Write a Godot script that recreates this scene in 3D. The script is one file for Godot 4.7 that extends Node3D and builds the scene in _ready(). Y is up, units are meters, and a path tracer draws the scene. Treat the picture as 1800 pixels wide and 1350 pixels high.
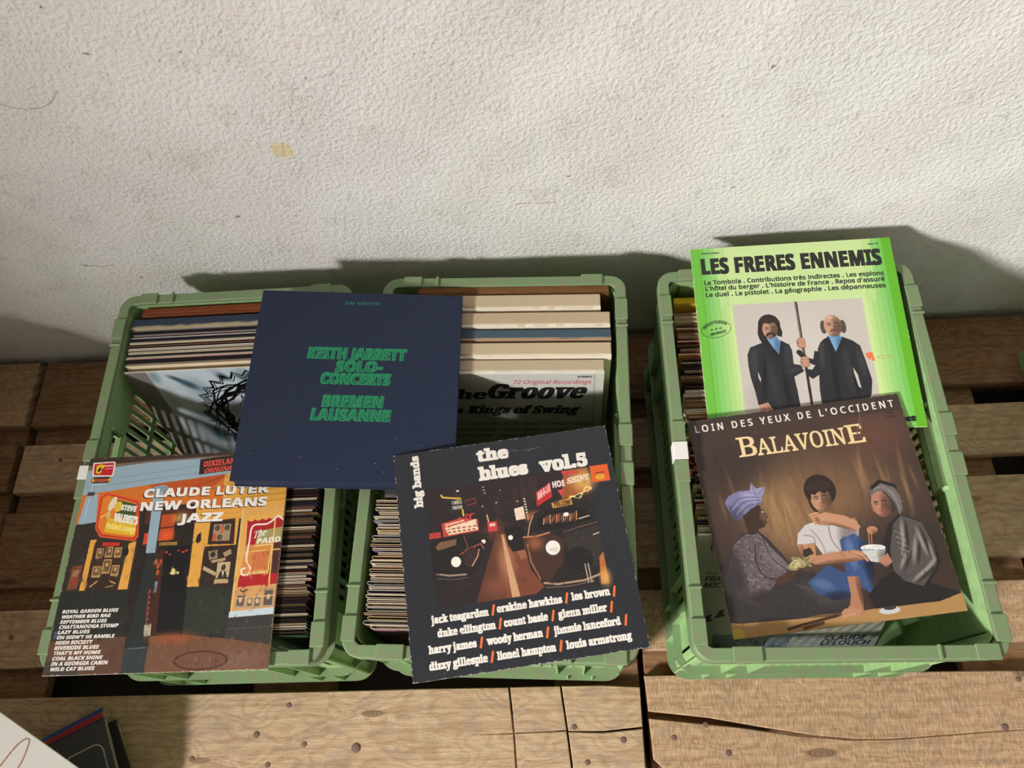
extends Node3D
# Three green plastic crates of second-hand records on pallets, against a rough white wall.
# World: x right along the wall, y up, z towards the viewer; pallet tops at 0.144 m.

const PALLET_TOP := 0.144
const CRATE_H := 0.320
const RIM := 0.464

var used := {}
var mats := {}
var rng := RandomNumberGenerator.new()


func _ready() -> void:
	rng.seed = 7
	build_view_and_light()
	build_materials()
	build_room()
	build_pallets()
	build_crates()
	build_records()
	build_covers()
	build_corner_pile()


# ------------------------------------------------------------------ camera, sky, light
func build_view_and_light() -> void:
	var cam := Camera3D.new()
	cam.name = "camera"
	cam.fov = 53.13
	cam.near = 0.02
	cam.far = 60.0
	cam.transform = Transform3D(Basis(Vector3(0.99725, -0.07241, 0.01597), Vector3(0.04529, 0.42434, -0.90437), Vector3(0.05871, 0.9026, 0.42645)).orthonormalized(), Vector3(0.0, 1.53274, 0.75305))
	add_child(cam)
	cam.current = true
	var we := WorldEnvironment.new()
	we.name = "world_environment"
	var e := Environment.new()
	var sky := Sky.new()
	var sm := ProceduralSkyMaterial.new()
	sm.sky_top_color = Color(0.55, 0.66, 0.82)
	sm.sky_horizon_color = Color(0.82, 0.85, 0.88)
	sm.ground_bottom_color = Color(0.3, 0.29, 0.27)
	sm.ground_horizon_color = Color(0.6, 0.6, 0.58)
	sky.sky_material = sm
	e.background_mode = Environment.BG_SKY
	e.sky = sky
	e.tonemap_mode = Environment.TONE_MAPPER_LINEAR
	e.tonemap_exposure = 1.0
	e.sdfgi_enabled = true
	e.ssao_enabled = true
	e.ssil_enabled = true
	we.environment = e
	add_child(we)
	# the high window on the left that throws the raking light
	var key := AreaLight3D.new()
	key.name = "window_daylight"
	key.area_size = Vector2(0.86, 0.54)
	key.light_energy = 57.0
	key.light_color = Color(1.0, 0.99, 0.985)
	key.area_range = 30.0
	key.shadow_enabled = true
	add_child(key)
	key.look_at_from_position(KEY_AT, Vector3(0.0, 0.45, 0.3), Vector3.UP)
	# added soft fill light behind the viewer, set before the doorway gap
	var fill := AreaLight3D.new()
	fill.name = "added_fill_light"
	fill.area_size = Vector2(2.0, 2.0)
	fill.light_energy = 0.22
	fill.light_color = Color(0.88, 0.89, 1.0)
	fill.area_range = 30.0
	fill.shadow_enabled = true
	add_child(fill)
	fill.look_at_from_position(Vector3(1.3, 1.35, 5.42), Vector3(0.2, 0.7, 0.0), Vector3.UP)


const KEY_AT := Vector3(-3.98, 3.24, 3.86)


# ------------------------------------------------------------------ small helpers
func numbered(called: String) -> String:
	if not used.has(called):
		used[called] = 0
		return called
	used[called] += 1
	return "%s_%03d" % [called, used[called]]


func tag(o: Node3D, label: String, category: String, group := "") -> Node3D:
	o.set_meta("label", label)
	o.set_meta("category", category)
	if group:
		o.set_meta("group", group)
	return o


func thing(called: String, label: String, category: String, where := Transform3D(), group := "") -> Node3D:
	var o := Node3D.new()
	o.name = numbered(called)
	o.transform = where
	add_child(o)
	return tag(o, label, category, group)


func part(called: String, mesh: Mesh, m: Material, parent: Node3D, where := Transform3D()) -> MeshInstance3D:
	var o := MeshInstance3D.new()
	o.name = called
	o.mesh = mesh
	if m:
		for i in mesh.get_surface_count():
			o.set_surface_override_material(i, m)
	o.transform = where
	o.cast_shadow = GeometryInstance3D.SHADOW_CASTING_SETTING_ON
	parent.add_child(o, true)
	return o


func structure(called: String, mesh: Mesh, m: Material, where := Transform3D()) -> MeshInstance3D:
	var o := part(called, mesh, m, self, where)
	o.set_meta("kind", "structure")
	return o


func at(x: float, y: float, z: float) -> Transform3D:
	return Transform3D(Basis(), Vector3(x, y, z))


func begin() -> SurfaceTool:
	var st := SurfaceTool.new()
	st.begin(Mesh.PRIMITIVE_TRIANGLES)
	st.set_smooth_group(-1)
	return st


func done(st: SurfaceTool) -> ArrayMesh:
	st.generate_normals()
	return st.commit()


# a quad whose corners run clockwise seen from its front
func quad(st: SurfaceTool, a: Vector3, b: Vector3, c: Vector3, d: Vector3) -> void:
	for v in [a, b, c, a, c, d]:
		st.add_vertex(v)


func quad_uv(st: SurfaceTool, p: Array, uv: Array) -> void:
	for i in [0, 1, 2, 0, 2, 3]:
		st.set_uv(uv[i])
		st.add_vertex(p[i])


func box(st: SurfaceTool, lo: Vector3, hi: Vector3, t := Transform3D()) -> void:
	var p := []
	for i in 8:
		p.append(t * Vector3(hi.x if i & 1 else lo.x, hi.y if i & 2 else lo.y, hi.z if i & 4 else lo.z))
	quad(st, p[2], p[3], p[7], p[6])
	quad(st, p[4], p[5], p[1], p[0])
	quad(st, p[4], p[6], p[7], p[5])
	quad(st, p[1], p[3], p[2], p[0])
	quad(st, p[5], p[7], p[3], p[1])
	quad(st, p[0], p[2], p[6], p[4])


func box_mesh(size: Vector3, centre := Vector3.ZERO) -> ArrayMesh:
	var st := begin()
	box(st, centre - size / 2.0, centre + size / 2.0)
	return done(st)


# a box with chamfered edges (44 triangles)
func chamfer(st: SurfaceTool, lo: Vector3, hi: Vector3, c: float, t := Transform3D()) -> void:
	var mid := (lo + hi) / 2.0
	var h := (hi - lo) / 2.0
	c = minf(c, minf(h.x, minf(h.y, h.z)) * 0.9)
	var q := func(sx: int, sy: int, sz: int, axis: int) -> Vector3:
		var v := Vector3(h.x - c, h.y - c, h.z - c)
		v[axis] = h[axis]
		return t * (mid + Vector3(v.x * sx, v.y * sy, v.z * sz))
	var centre: Vector3 = t * mid
	var face := func(a: Array) -> void:
		# turned so that the front looks away from the middle
		var nrm: Vector3 = (a[2] - a[0]).cross(a[1] - a[0])
		if nrm.dot((a[0] + a[1] + a[2]) / 3.0 - centre) < 0.0:
			a.reverse()
		for i in range(1, a.size() - 1):
			for v in [a[0], a[i], a[i + 1]]:
				st.add_vertex(v)
	for s in [-1, 1]:
		face.call([q.call(s, -1, -1, 0), q.call(s, 1, -1, 0), q.call(s, 1, 1, 0), q.call(s, -1, 1, 0)])
		face.call([q.call(-1, s, -1, 1), q.call(1, s, -1, 1), q.call(1, s, 1, 1), q.call(-1, s, 1, 1)])
		face.call([q.call(-1, -1, s, 2), q.call(1, -1, s, 2), q.call(1, 1, s, 2), q.call(-1, 1, s, 2)])
		for r in [-1, 1]:
			face.call([q.call(s, r, -1, 0), q.call(s, r, 1, 0), q.call(s, r, 1, 1), q.call(s, r, -1, 1)])
			face.call([q.call(s, -1, r, 0), q.call(s, 1, r, 0), q.call(s, 1, r, 2), q.call(s, -1, r, 2)])
			face.call([q.call(-1, s, r, 1), q.call(1, s, r, 1), q.call(1, s, r, 2), q.call(-1, s, r, 2)])
			for w in [-1, 1]:
				face.call([q.call(s, r, w, 0), q.call(s, r, w, 1), q.call(s, r, w, 2)])


func chamfer_mesh(size: Vector3, c: float, centre := Vector3.ZERO) -> ArrayMesh:
	var st := begin()
	chamfer(st, centre - size / 2.0, centre + size / 2.0, c)
	return done(st)


# a closed rounded-rectangle path, inset from half sizes hx, hz with corner radius r
func rounded(hx: float, hz: float, r: float, inset: float, seg := 6) -> PackedVector2Array:
	var out := PackedVector2Array()
	var rr := maxf(r - inset, 0.004)
	for corner in 4:
		var a0 := corner * PI / 2.0
		var cx := (hx - inset - rr) * (1.0 if corner in [0, 3] else -1.0)
		var cz := (hz - inset - rr) * (1.0 if corner in [0, 1] else -1.0)
		for i in seg + 1:
			var a := a0 + PI / 2.0 * i / seg
			out.append(Vector2(cx + cos(a) * rr, cz + sin(a) * rr))
	return out


# a ring: closed profile of (inset, y) points swept round the rounded rectangle
func ring(st: SurfaceTool, hx: float, hz: float, r: float, profile: Array) -> void:
	var loops := []
	for p in profile:
		loops.append([rounded(hx, hz, r, p[0]), p[1]])
	var n: int = loops[0][0].size()
	for k in loops.size():
		var a: Array = loops[k]
		var b: Array = loops[(k + 1) % loops.size()]
		for i in n:
			var j := (i + 1) % n
			quad(st, Vector3(a[0][i].x, a[1], a[0][i].y), Vector3(a[0][j].x, a[1], a[0][j].y), Vector3(b[0][j].x, b[1], b[0][j].y), Vector3(b[0][i].x, b[1], b[0][i].y))


# a polygon seen from above (x, z), given its thickness from y0 to y1, with uv in metres
func slab(st: SurfaceTool, outline: PackedVector2Array, y0: float, y1: float, shift := Vector2.ZERO, bevel := 0.0015) -> void:
	var tri := Geometry2D.triangulate_polygon(outline)
	var inner := PackedVector2Array()
	var cnt := outline.size()
	var area := 0.0
	for i in cnt:
		area += outline[i].cross(outline[(i + 1) % cnt])
	for i in cnt:
		var d0 := (outline[i] - outline[(i + cnt - 1) % cnt]).normalized()
		var d1 := (outline[(i + 1) % cnt] - outline[i]).normalized()
		var into := Vector2(-d0.y - d1.y, d0.x + d1.x).normalized() * signf(area)
		inner.append(outline[i] + into * bevel)
	for i in range(0, tri.size(), 3):
		var a := inner[tri[i]]
		var b := inner[tri[i + 1]]
		var c := inner[tri[i + 2]]
		if (b - a).cross(c - a) < 0.0:
			var s := b
			b = c
			c = s
		for p in [a, b, c]:
			st.set_uv(p + shift)
			st.add_vertex(Vector3(p.x, y1, p.y))
		for p in [a, c, b]:
			st.set_uv(p + shift)
			st.add_vertex(Vector3(p.x, y0, p.y))
	var n := outline.size()
	for i in n:
		var j := (i + 1) % n
		var o0 := outline[i]
		var o1 := outline[j]
		var i0 := inner[i]
		var i1 := inner[j]
		quad_uv(st, [Vector3(i0.x, y1, i0.y), Vector3(o0.x, y1 - bevel, o0.y), Vector3(o1.x, y1 - bevel, o1.y), Vector3(i1.x, y1, i1.y)], [i0 + shift, o0 + shift, o1 + shift, i1 + shift])
		quad_uv(st, [Vector3(o0.x, y1 - bevel, o0.y), Vector3(o0.x, y0, o0.y), Vector3(o1.x, y0, o1.y), Vector3(o1.x, y1 - bevel, o1.y)], [o0 + shift, o0 + shift + Vector2(0, 0.02), o1 + shift + Vector2(0, 0.02), o1 + shift])


func paint(key: String, c: Color, rough := 0.7, spec := 0.5) -> StandardMaterial3D:
	if not mats.has(key):
		var m := StandardMaterial3D.new()
		m.resource_name = key
		m.albedo_color = c
		m.roughness = rough
		m.metallic_specular = spec
		mats[key] = m
	return mats[key]


func rgb(r: int, g: int, b: int, a := 1.0) -> Color:
	return Color(r / 255.0, g / 255.0, b / 255.0, a)


func noise_image(w: int, h: int, freq: float, octaves: int, sd: int, gain := 0.5) -> Image:
	var f := FastNoiseLite.new()
	f.seed = sd
	f.noise_type = FastNoiseLite.TYPE_SIMPLEX_SMOOTH
	f.frequency = freq
	f.fractal_octaves = octaves
	f.fractal_gain = gain
	var im := f.get_image(w, h, false, false, true)
	im.convert(Image.FORMAT_L8)
	return im


# ------------------------------------------------------------------ surfaces
func build_materials() -> void:
	mats.wall = wall_material()
	mats.wood = wood_material(11, rgb(206, 178, 146), rgb(154, 122, 94), false)
	mats.wood_sawn = wood_material(23, rgb(200, 168, 134), rgb(148, 114, 86), true)
	mats.wood_dark = wood_material(37, rgb(152, 116, 84), rgb(100, 72, 50), false)
	# moulded green plastic; its upward faces carry a grimy film of dust
	mats.plastic = plastic("green plastic", rgb(152, 188, 127), rgb(144, 176, 120), 5)
	mats.plastic_dusty = plastic("dusty green plastic", rgb(120, 146, 102), rgb(128, 139, 106), 6)
	var c := StandardMaterial3D.new()
	c.resource_name = "concrete"
	c.albedo_color = rgb(96, 88, 80)
	c.roughness = 0.9
	mats.concrete = c
	paint("nail", rgb(120, 92, 80), 0.6)
	paint("limewash", rgb(150, 144, 134), 0.95, 0.2)
	paint("tape", rgb(236, 234, 228), 0.6)
	paint("card_edge", rgb(226, 214, 190), 0.85, 0.3)


func plastic(called: String, clean: Color, grime: Color, sd: int) -> StandardMaterial3D:
	var g := StandardMaterial3D.new()
	g.resource_name = called
	var im := noise_image(512, 512, 0.015, 5, sd, 0.6)
	var out := Image.create(512, 512, false, Image.FORMAT_RGB8)
	for y in 512:
		for x in 512:
			out.set_pixel(x, y, clean.lerp(grime, clampf((im.get_pixel(x, y).r - 0.38) * 3.2, 0.0, 1.0)))
	g.albedo_texture = ImageTexture.create_from_image(out)
	g.uv1_triplanar = true
	g.uv1_scale = Vector3(4, 4, 4)
	g.roughness = 0.5
	g.metallic_specular = 0.45
	return g


func wall_material() -> StandardMaterial3D:
	var m := StandardMaterial3D.new()
	m.resource_name = "rough white plaster"
	var w := 1300
	var h := 650
	var tint := noise_image(w, h, 0.006, 3, 41)
	var spot := noise_image(w, h, 0.03, 4, 42)
	var grit := noise_image(w, h, 0.35, 2, 43)
	var im := Image.create(w, h, false, Image.FORMAT_RGB8)
	for y in h:
		for x in w:
			var t := tint.get_pixel(x, y).r
			var s := spot.get_pixel(x, y).r
			var g := grit.get_pixel(x, y).r
			var c := rgb(231, 229, 224).lerp(rgb(229, 223, 219), clampf((t - 0.5) * 3.0, 0.0, 1.0)).lerp(rgb(224, 222, 213), clampf((0.42 - t) * 3.0, 0.0, 0.8))
			# grey grime caught in the roughest patches
			c = c.lerp(rgb(168, 162, 152), clampf((s - 0.68) * 3.0, 0.0, 0.3) * clampf((g - 0.45) * 5.0, 0.0, 1.0))
			im.set_pixel(x, y, c)
	var a := Art.new(0, Color.WHITE, im)
	# what the photograph shows on the wall: a cream patch of filler, chips, scuffs and hair cracks (x, y in metres)
	a.plain([-0.391, 0.722, -0.372, 0.726, -0.362, 0.719, -0.361, 0.698, -0.375, 0.694, -0.389, 0.697], rgb(228, 213, 172), wall_px)
	for p in [[-0.558, 0.892, 0.004], [-0.441, 0.885, 0.003], [-0.474, 0.874, 0.003], [-0.5, 0.854, 0.002], [-0.469, 0.746, 0.003], [-0.488, 0.895, 0.002], [-0.499, 0.566, 0.005], [-0.573, 0.96, 0.003], [-0.816, 0.459, 0.005], [-0.735, 0.42, 0.003], [-0.675, 0.796, 0.002], [-0.132, 0.875, 0.003], [-0.143, 0.79, 0.003], [-0.405, 0.562, 0.003], [-0.244, 0.779, 0.002], [0.291, 0.803, 0.004], [0.242, 0.72, 0.003], [0.198, 0.757, 0.002], [0.492, 0.634, 0.003], [0.285, 0.568, 0.004], [0.032, 0.617, 0.003], [0.129, 0.725, 0.002], [-0.027, 0.457, 0.003], [-0.30, 0.836, 0.004], [-0.33, 0.825, 0.003]]:
		var q := PackedFloat32Array()
		for k in 9:
			var an := TAU * k / 9.0
			var rr: float = p[2] * rng.randf_range(0.3, 1.2)
			q.append_array([p[0] + cos(an) * rr, p[1] + sin(an) * rr * 0.6])
		a.plain(Array(q), rgb(142, 131, 120), wall_px)
	# grime lodged in the roughest spots
	for p in [[-0.344, 0.845, 0.05], [-0.315, 0.785, 0.04], [-0.40, 0.59, 0.03], [-0.38, 0.91, 0.05], [0.529, 0.662, 0.03], [0.629, 0.69, 0.03], [0.04, 0.563, 0.03], [0.283, 0.581, 0.03], [-0.13, 0.86, 0.05]]:
		for i in 70:
			var o := Vector2(rng.randfn(p[0], p[2] * 0.5), rng.randfn(p[1], p[2] * 0.5))
			var r: float = rng.randf_range(0.0006, 0.0022)
			a.plain([o.x - r, o.y, o.x, o.y + r * 0.6, o.x + r, o.y, o.x, o.y - r * 0.6], rgb(200, 194, 185), wall_px)
	for p in [[-0.713, 0.827, -0.682, 0.816, -0.66, 0.818, -0.645, 0.824, -0.625, 0.842], [0.087, 0.754, 0.107, 0.754], [-0.054, 0.561, 0.009, 0.559], [-0.825, 0.462, -0.79, 0.457, -0.765, 0.459]]:
		for i in range(0, p.size() - 2, 2):
			var d := Vector2(p[i + 2] - p[i], p[i + 3] - p[i + 1]).orthogonal().normalized() * 0.0009
			a.plain([p[i] + d.x, p[i + 1] + d.y, p[i + 2] + d.x, p[i + 3] + d.y, p[i + 2] - d.x, p[i + 3] - d.y, p[i] - d.x, p[i + 1] - d.y], rgb(186, 174, 160), wall_px)
	m.albedo_texture = ImageTexture.create_from_image(im)
	m.roughness = 0.92
	m.metallic_specular = 0.25
	# trowelled stipple, a few millimetres across
	var hi := noise_image(2048, 1024, 0.115, 3, 77, 0.8)
	m.heightmap_enabled = true
	m.heightmap_texture = ImageTexture.create_from_image(hi)
	m.heightmap_scale = 0.22
	return m


func wall_px(x: float, y: float) -> Vector2:
	return Vector2((x + 1.3) / 2.6 * 1300.0, (1.3 - y) / 1.3 * 650.0)


func wood_material(sd: int, light: Color, dark: Color, sawn: bool) -> StandardMaterial3D:
	# one tile is 1 m of board by 0.25 m across
	var w := 1024
	var h := 512
	var streak := noise_image(64, h, 0.05, 3, sd)
	streak.resize(w, h, Image.INTERPOLATE_CUBIC)
	var fine := noise_image(110, h, 0.24, 2, sd + 1)
	fine.resize(w, h, Image.INTERPOLATE_CUBIC)
	var pore := noise_image(300, h, 0.6, 1, sd + 5)
	pore.resize(w, h, Image.INTERPOLATE_LANCZOS)
	var blot := noise_image(w, h, 0.014, 4, sd + 2)
	var saw := noise_image(w, 40, 0.35, 2, sd + 3)
	saw.resize(w, h, Image.INTERPOLATE_CUBIC)
	var warp := noise_image(w, h, 0.0045, 3, sd + 4)
	var im := Image.create(w, h, false, Image.FORMAT_RGB8)
	var bump := Image.create(w, h, false, Image.FORMAT_L8)
	var knots := []
	var r := RandomNumberGenerator.new()
	r.seed = sd
	for i in 2:
		knots.append(Vector3(r.randf_range(60, w - 60), r.randf_range(40, h - 40), r.randf_range(7.0, 13.0)))
	for y in h:
		for x in w:
			var bend := 0.0
			for k in knots:
				var kx: float = (x - k.x) / 60.0
				var ky: float = (y - k.y) / 34.0
				bend += 26.0 * signf(ky) * exp(-kx * kx - absf(ky)) 
			var yy := clampi(int(y + bend), 0, h - 1)
			var v := 0.5 * streak.get_pixel(x, yy).r + 0.5 * fine.get_pixel(x, yy).r
			var band := 0.5 + 0.5 * sin((yy + warp.get_pixel(x, y).r * 300.0) * 0.11)
			band = band * band
			var pr := clampf((pore.get_pixel(x, yy).r - 0.62) * 4.0, 0.0, 1.0)
			var t := clampf((v - 0.32) * 1.9, 0.0, 1.0) * 0.62 + band * 0.26 + pr * 0.3
			var b := blot.get_pixel(x, y).r
			var c := light.lerp(dark, clampf(t, 0.0, 1.0))
			c = c.lerp(Color(0.56, 0.51, 0.46), clampf((b - 0.58) * 1.6, 0.0, 0.3))
			var hgt := 1.0 - v * 0.5 - pr * 0.4
			if sawn:
				var s := saw.get_pixel(x, y).r
				c = c.lerp(light * 1.14, clampf((s - 0.5) * 1.6, 0.0, 0.45)).lerp(dark, clampf((0.45 - s) * 1.6, 0.0, 0.45))
				hgt = hgt * 0.5 + s * 0.5
			for k in knots:
				var dx: float = (x - k.x) * 0.55
				var dy: float = y - k.y
				var d: float = sqrt(dx * dx + dy * dy) / k.z
				if d < 1.25:
					c = c.lerp(dark.darkened(0.3), clampf((1.25 - d) * 4.0, 0.0, 0.75) * (0.75 + 0.25 * sin(d * 16.0)))
			im.set_pixel(x, y, c)
			bump.set_pixel(x, y, Color(hgt, hgt, hgt))
	var m := StandardMaterial3D.new()
	m.resource_name = "sawn pallet wood" if sawn else "pallet wood %d" % sd
	m.albedo_texture = ImageTexture.create_from_image(im)
	m.heightmap_enabled = true
	m.heightmap_texture = ImageTexture.create_from_image(bump)
	m.heightmap_scale = 0.08
	m.roughness = 0.82
	m.metallic_specular = 0.3
	m.uv1_scale = Vector3(1.0, 4.0, 1.0)
	return m


# ------------------------------------------------------------------ painter for printed covers (0..1000 across, 0..1000 down)
class Art:
	var im: Image
	var n: int
	var k: float
	static var cache := {}
	func _init(size: int, base: Color, on: Image = null) -> void:
		if on:
			im = on
			n = on.get_width()
			k = 1.0
		else:
			n = size
			k = size / 1000.0
			im = Image.create(n, n, false, Image.FORMAT_RGBA8)
			im.fill(base)
	func span(x0: float, x1: float, y: int, c: Color) -> void:
		var a := int(round(x0))
		var b := int(round(x1))
		if b > a and y >= 0 and y < im.get_height():
			im.fill_rect(Rect2i(a, y, b - a, 1), c)
	func fill(p: PackedVector2Array, c: Color) -> void:
		var lo := INF
		var hi := -INF
		for q in p:
			lo = minf(lo, q.y)
			hi = maxf(hi, q.y)
		for y in range(maxi(int(floor(lo)), 0), mini(int(ceil(hi)) + 1, im.get_height())):
			var xs := []
			var yy := y + 0.5
			for i in p.size():
				var a := p[i]
				var b := p[(i + 1) % p.size()]
				if (a.y <= yy) != (b.y <= yy):
					xs.append(a.x + (yy - a.y) / (b.y - a.y) * (b.x - a.x))
			xs.sort()
			for i in range(0, xs.size() - 1, 2):
				if c.a >= 1.0:
					span(xs[i], xs[i + 1], y, c)
				else:
					for x in range(maxi(int(round(xs[i])), 0), mini(int(round(xs[i + 1])), im.get_width())):
						im.set_pixel(x, y, im.get_pixel(x, y).lerp(Color(c.r, c.g, c.b, 1.0), c.a))
	func poly(v: Array, c: Color) -> void:
		var p := PackedVector2Array()
		for i in range(0, v.size(), 2):
			p.append(Vector2(v[i], v[i + 1]) * k)
		fill(p, c)
	func plain(v: Array, c: Color, map: Callable) -> void:
		var p := PackedVector2Array()
		for i in range(0, v.size(), 2):
			p.append(map.call(v[i], v[i + 1]))
		fill(p, c)
	func rect(x0: float, y0: float, x1: float, y1: float, c: Color) -> void:
		poly([x0, y0, x1, y0, x1, y1, x0, y1], c)
	func ell(cx: float, cy: float, rx: float, ry: float, c: Color, turn := 0.0) -> void:
		var v := []
		for i in 28:
			var a := TAU * i / 28.0
			var q := Vector2(cos(a) * rx, sin(a) * ry).rotated(turn)
			v.append_array([cx + q.x, cy + q.y])
		poly(v, c)
	func line(v: Array, w: float, c: Color, closed := false) -> void:
		var cnt := v.size() / 2
		for i in (cnt if closed else cnt - 1):
			var a := Vector2(v[i * 2], v[i * 2 + 1])
			var j := (i + 1) % cnt
			var b := Vector2(v[j * 2], v[j * 2 + 1])
			var d := (b - a).orthogonal().normalized() * w / 2.0
			poly([a.x + d.x, a.y + d.y, b.x + d.x, b.y + d.y, b.x - d.x, b.y - d.y, a.x - d.x, a.y - d.y], c)
			if w * k > 2.0:
				ell(b.x, b.y, w / 2.0, w / 2.0, c)
	# a smooth curve through the points
	func curve(v: Array, w: float, c: Color) -> void:
		var cv := Curve2D.new()
		var cnt := v.size() / 2
		for i in cnt:
			var p := Vector2(v[i * 2], v[i * 2 + 1])
			var a := maxi(i - 1, 0)
			var b := mini(i + 1, cnt - 1)
			var tg := Vector2(v[b * 2] - v[a * 2], v[b * 2 + 1] - v[a * 2 + 1]) / 6.0
			cv.add_point(p, -tg, tg)
		cv.bake_interval = 6.0
		var out := []
		for p in cv.get_baked_points():
			out.append_array([p.x, p.y])
		line(out, w, c)
	# a soft-edged blot of ink
	func soft(cx: float, cy: float, rx: float, ry: float, c: Color, strength := 1.0, turn := 0.0) -> void:
		var m := maxf(rx, ry)
		var co := cos(turn)
		var si := sin(turn)
		for y in range(maxi(int((cy - m) * k), 0), mini(int((cy + m) * k) + 1, im.get_height())):
			for x in range(maxi(int((cx - m) * k), 0), mini(int((cx + m) * k) + 1, im.get_width())):
				var dx := x / k - cx
				var dy := y / k - cy
				var u := (dx * co + dy * si) / rx
				var v := (-dx * si + dy * co) / ry
				var d := 1.0 - u * u - v * v
				if d > 0.0:
					im.set_pixel(x, y, im.get_pixel(x, y).lerp(Color(c.r, c.g, c.b, 1.0), d * d * strength))
	# the same, kept inside an outline
	func blush(v: Array, cx: float, cy: float, rx: float, ry: float, c: Color, strength := 1.0, turn := 0.0) -> void:
		var p := PackedVector2Array()
		for i in range(0, v.size(), 2):
			p.append(Vector2(v[i], v[i + 1]))
		var m := maxf(rx, ry)
		var co := cos(turn)
		var si := sin(turn)
		for y in range(maxi(int((cy - m) * k), 0), mini(int((cy + m) * k) + 1, im.get_height())):
			var yy := y / k
			var xs := []
			for i in p.size():
				var a := p[i]
				var b := p[(i + 1) % p.size()]
				if (a.y <= yy) != (b.y <= yy):
					xs.append(a.x + (yy - a.y) / (b.y - a.y) * (b.x - a.x))
			xs.sort()
			for i in range(0, xs.size() - 1, 2):
				for x in range(maxi(int(maxf(xs[i], cx - m) * k), 0), mini(int(minf(xs[i + 1], cx + m) * k) + 1, im.get_width())):
					var dx := x / k - cx
					var dy := yy - cy
					var u := (dx * co + dy * si) / rx
					var w := (-dx * si + dy * co) / ry
					var d := 1.0 - u * u - w * w
					if d > 0.0:
						im.set_pixel(x, y, im.get_pixel(x, y).lerp(Color(c.r, c.g, c.b, 1.0), d * strength))
	static func oval(cx: float, cy: float, rx: float, ry: float, turn := 0.0) -> Array:
		var v := []
		for i in 30:
			var q := Vector2(cos(TAU * i / 30.0) * rx, sin(TAU * i / 30.0) * ry).rotated(turn)
			v.append_array([cx + q.x, cy + q.y])
		return v
	# a head turned a little: face, eyes, brows, nose, mouth; side > 0 darkens the right cheek
	func face(cx: float, cy: float, rx: float, ry: float, skin: Color, side: float, look := 0.0) -> void:
		var o := oval(cx, cy, rx, ry)
		poly(o, skin)
		var dark := skin.darkened(0.55)
		blush(o, cx + side * rx * 0.9, cy + ry * 0.2, rx * 1.1, ry * 1.3, dark, 0.9)
		blush(o, cx, cy + ry * 1.0, rx * 0.9, ry * 0.4, dark, 0.6)
		blush(o, cx - side * rx * 0.35, cy - ry * 0.1, rx * 0.5, ry * 0.5, skin.lightened(0.18), 0.6)
		for e in [-1, 1]:
			var ex: float = cx + e * rx * 0.40 + look * rx * 0.3
			blush(o, ex, cy - ry * 0.10, rx * 0.32, ry * 0.17, dark, 0.75)
			line([ex - rx * 0.22, cy - ry * 0.20, ex, cy - ry * 0.26, ex + rx * 0.22, cy - ry * 0.20], ry * 0.055, skin.darkened(0.75))
			ell(ex, cy - ry * 0.08, rx * 0.12, ry * 0.045, skin.lightened(0.5))
			ell(ex, cy - ry * 0.08, rx * 0.055, ry * 0.045, Color(0.1, 0.08, 0.08))
		var nx := cx + look * rx * 0.45
		blush(o, nx + side * rx * 0.14, cy + ry * 0.14, rx * 0.16, ry * 0.26, dark, 0.6)
		blush(o, nx - side * rx * 0.03, cy + ry * 0.12, rx * 0.09, ry * 0.28, skin.lightened(0.2), 0.6)
		line([nx - rx * 0.14, cy + ry * 0.31, nx + rx * 0.14, cy + ry * 0.31], ry * 0.035, dark)
		line([nx - rx * 0.26, cy + ry * 0.55, nx, cy + ry * 0.52, nx + rx * 0.26, cy + ry * 0.55], ry * 0.07, skin.lerp(Color(0.5, 0.2, 0.18), 0.6))
	func grain(amount: float, sd: int, x0 := 0.0, y0 := 0.0, x1 := 1000.0, y1 := 1000.0) -> void:
		var r := RandomNumberGenerator.new()
		r.seed = sd
		var t := Image.create(128, 128, false, Image.FORMAT_RGBA8)
		for y in 128:
			for x in 128:
				var v := r.randf()
				t.set_pixel(x, y, Color(v, v, v, amount * r.randf()))
		for y in range(int(y0 * k), int(y1 * k), 128):
			for x in range(int(x0 * k), int(x1 * k), 128):
				im.blend_rect(t, Rect2i(0, 0, mini(128, int(x1 * k) - x), mini(128, int(y1 * k) - y)), Vector2i(x, y))
	# uneven tones of a printed photograph
	func mottle(count: int, sd: int, x0: float, y0: float, x1: float, y1: float, amount := 0.25) -> void:
		var r := RandomNumberGenerator.new()
		r.seed = sd
		for i in count:
			var x := r.randf_range(x0 + 12, x1 - 12)
			var y := r.randf_range(y0 + 12, y1 - 12)
			var c := im.get_pixel(int(x * k), int(y * k))
			soft(x, y, r.randf_range(4, 16), r.randf_range(4, 26), c.lightened(amount) if i % 2 else c.darkened(amount + 0.1), 0.7, r.randf_range(-0.4, 0.4))
	# worn card: pale scuffs along the border and a few specks
	func wear(sd: int, c: Color, much := 1.0) -> void:
		var r := RandomNumberGenerator.new()
		r.seed = sd
		for side in 4:
			for i in int(46 * much):
				var t := r.randf() * 1000.0
				var l := r.randf_range(2.0, 14.0)
				var w := r.randf_range(0.8, 2.6)
				if side == 0:
					rect(t, 0, t + l, w, c)
				elif side == 1:
					rect(t, 1000 - w, t + l, 1000, c)
				elif side == 2:
					rect(0, t, w, t + l, c)
				else:
					rect(1000 - w, t, 1000, t + l, c)
		for p in [[0, 0], [1000, 0], [0, 1000], [1000, 1000]]:
			ell(p[0], p[1], 7 * much, 7 * much, c)
		for i in int(30 * much):
			ell(r.randf() * 1000, r.randf() * 1000, r.randf_range(0.7, 1.6), r.randf_range(0.7, 1.6), c)
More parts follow.
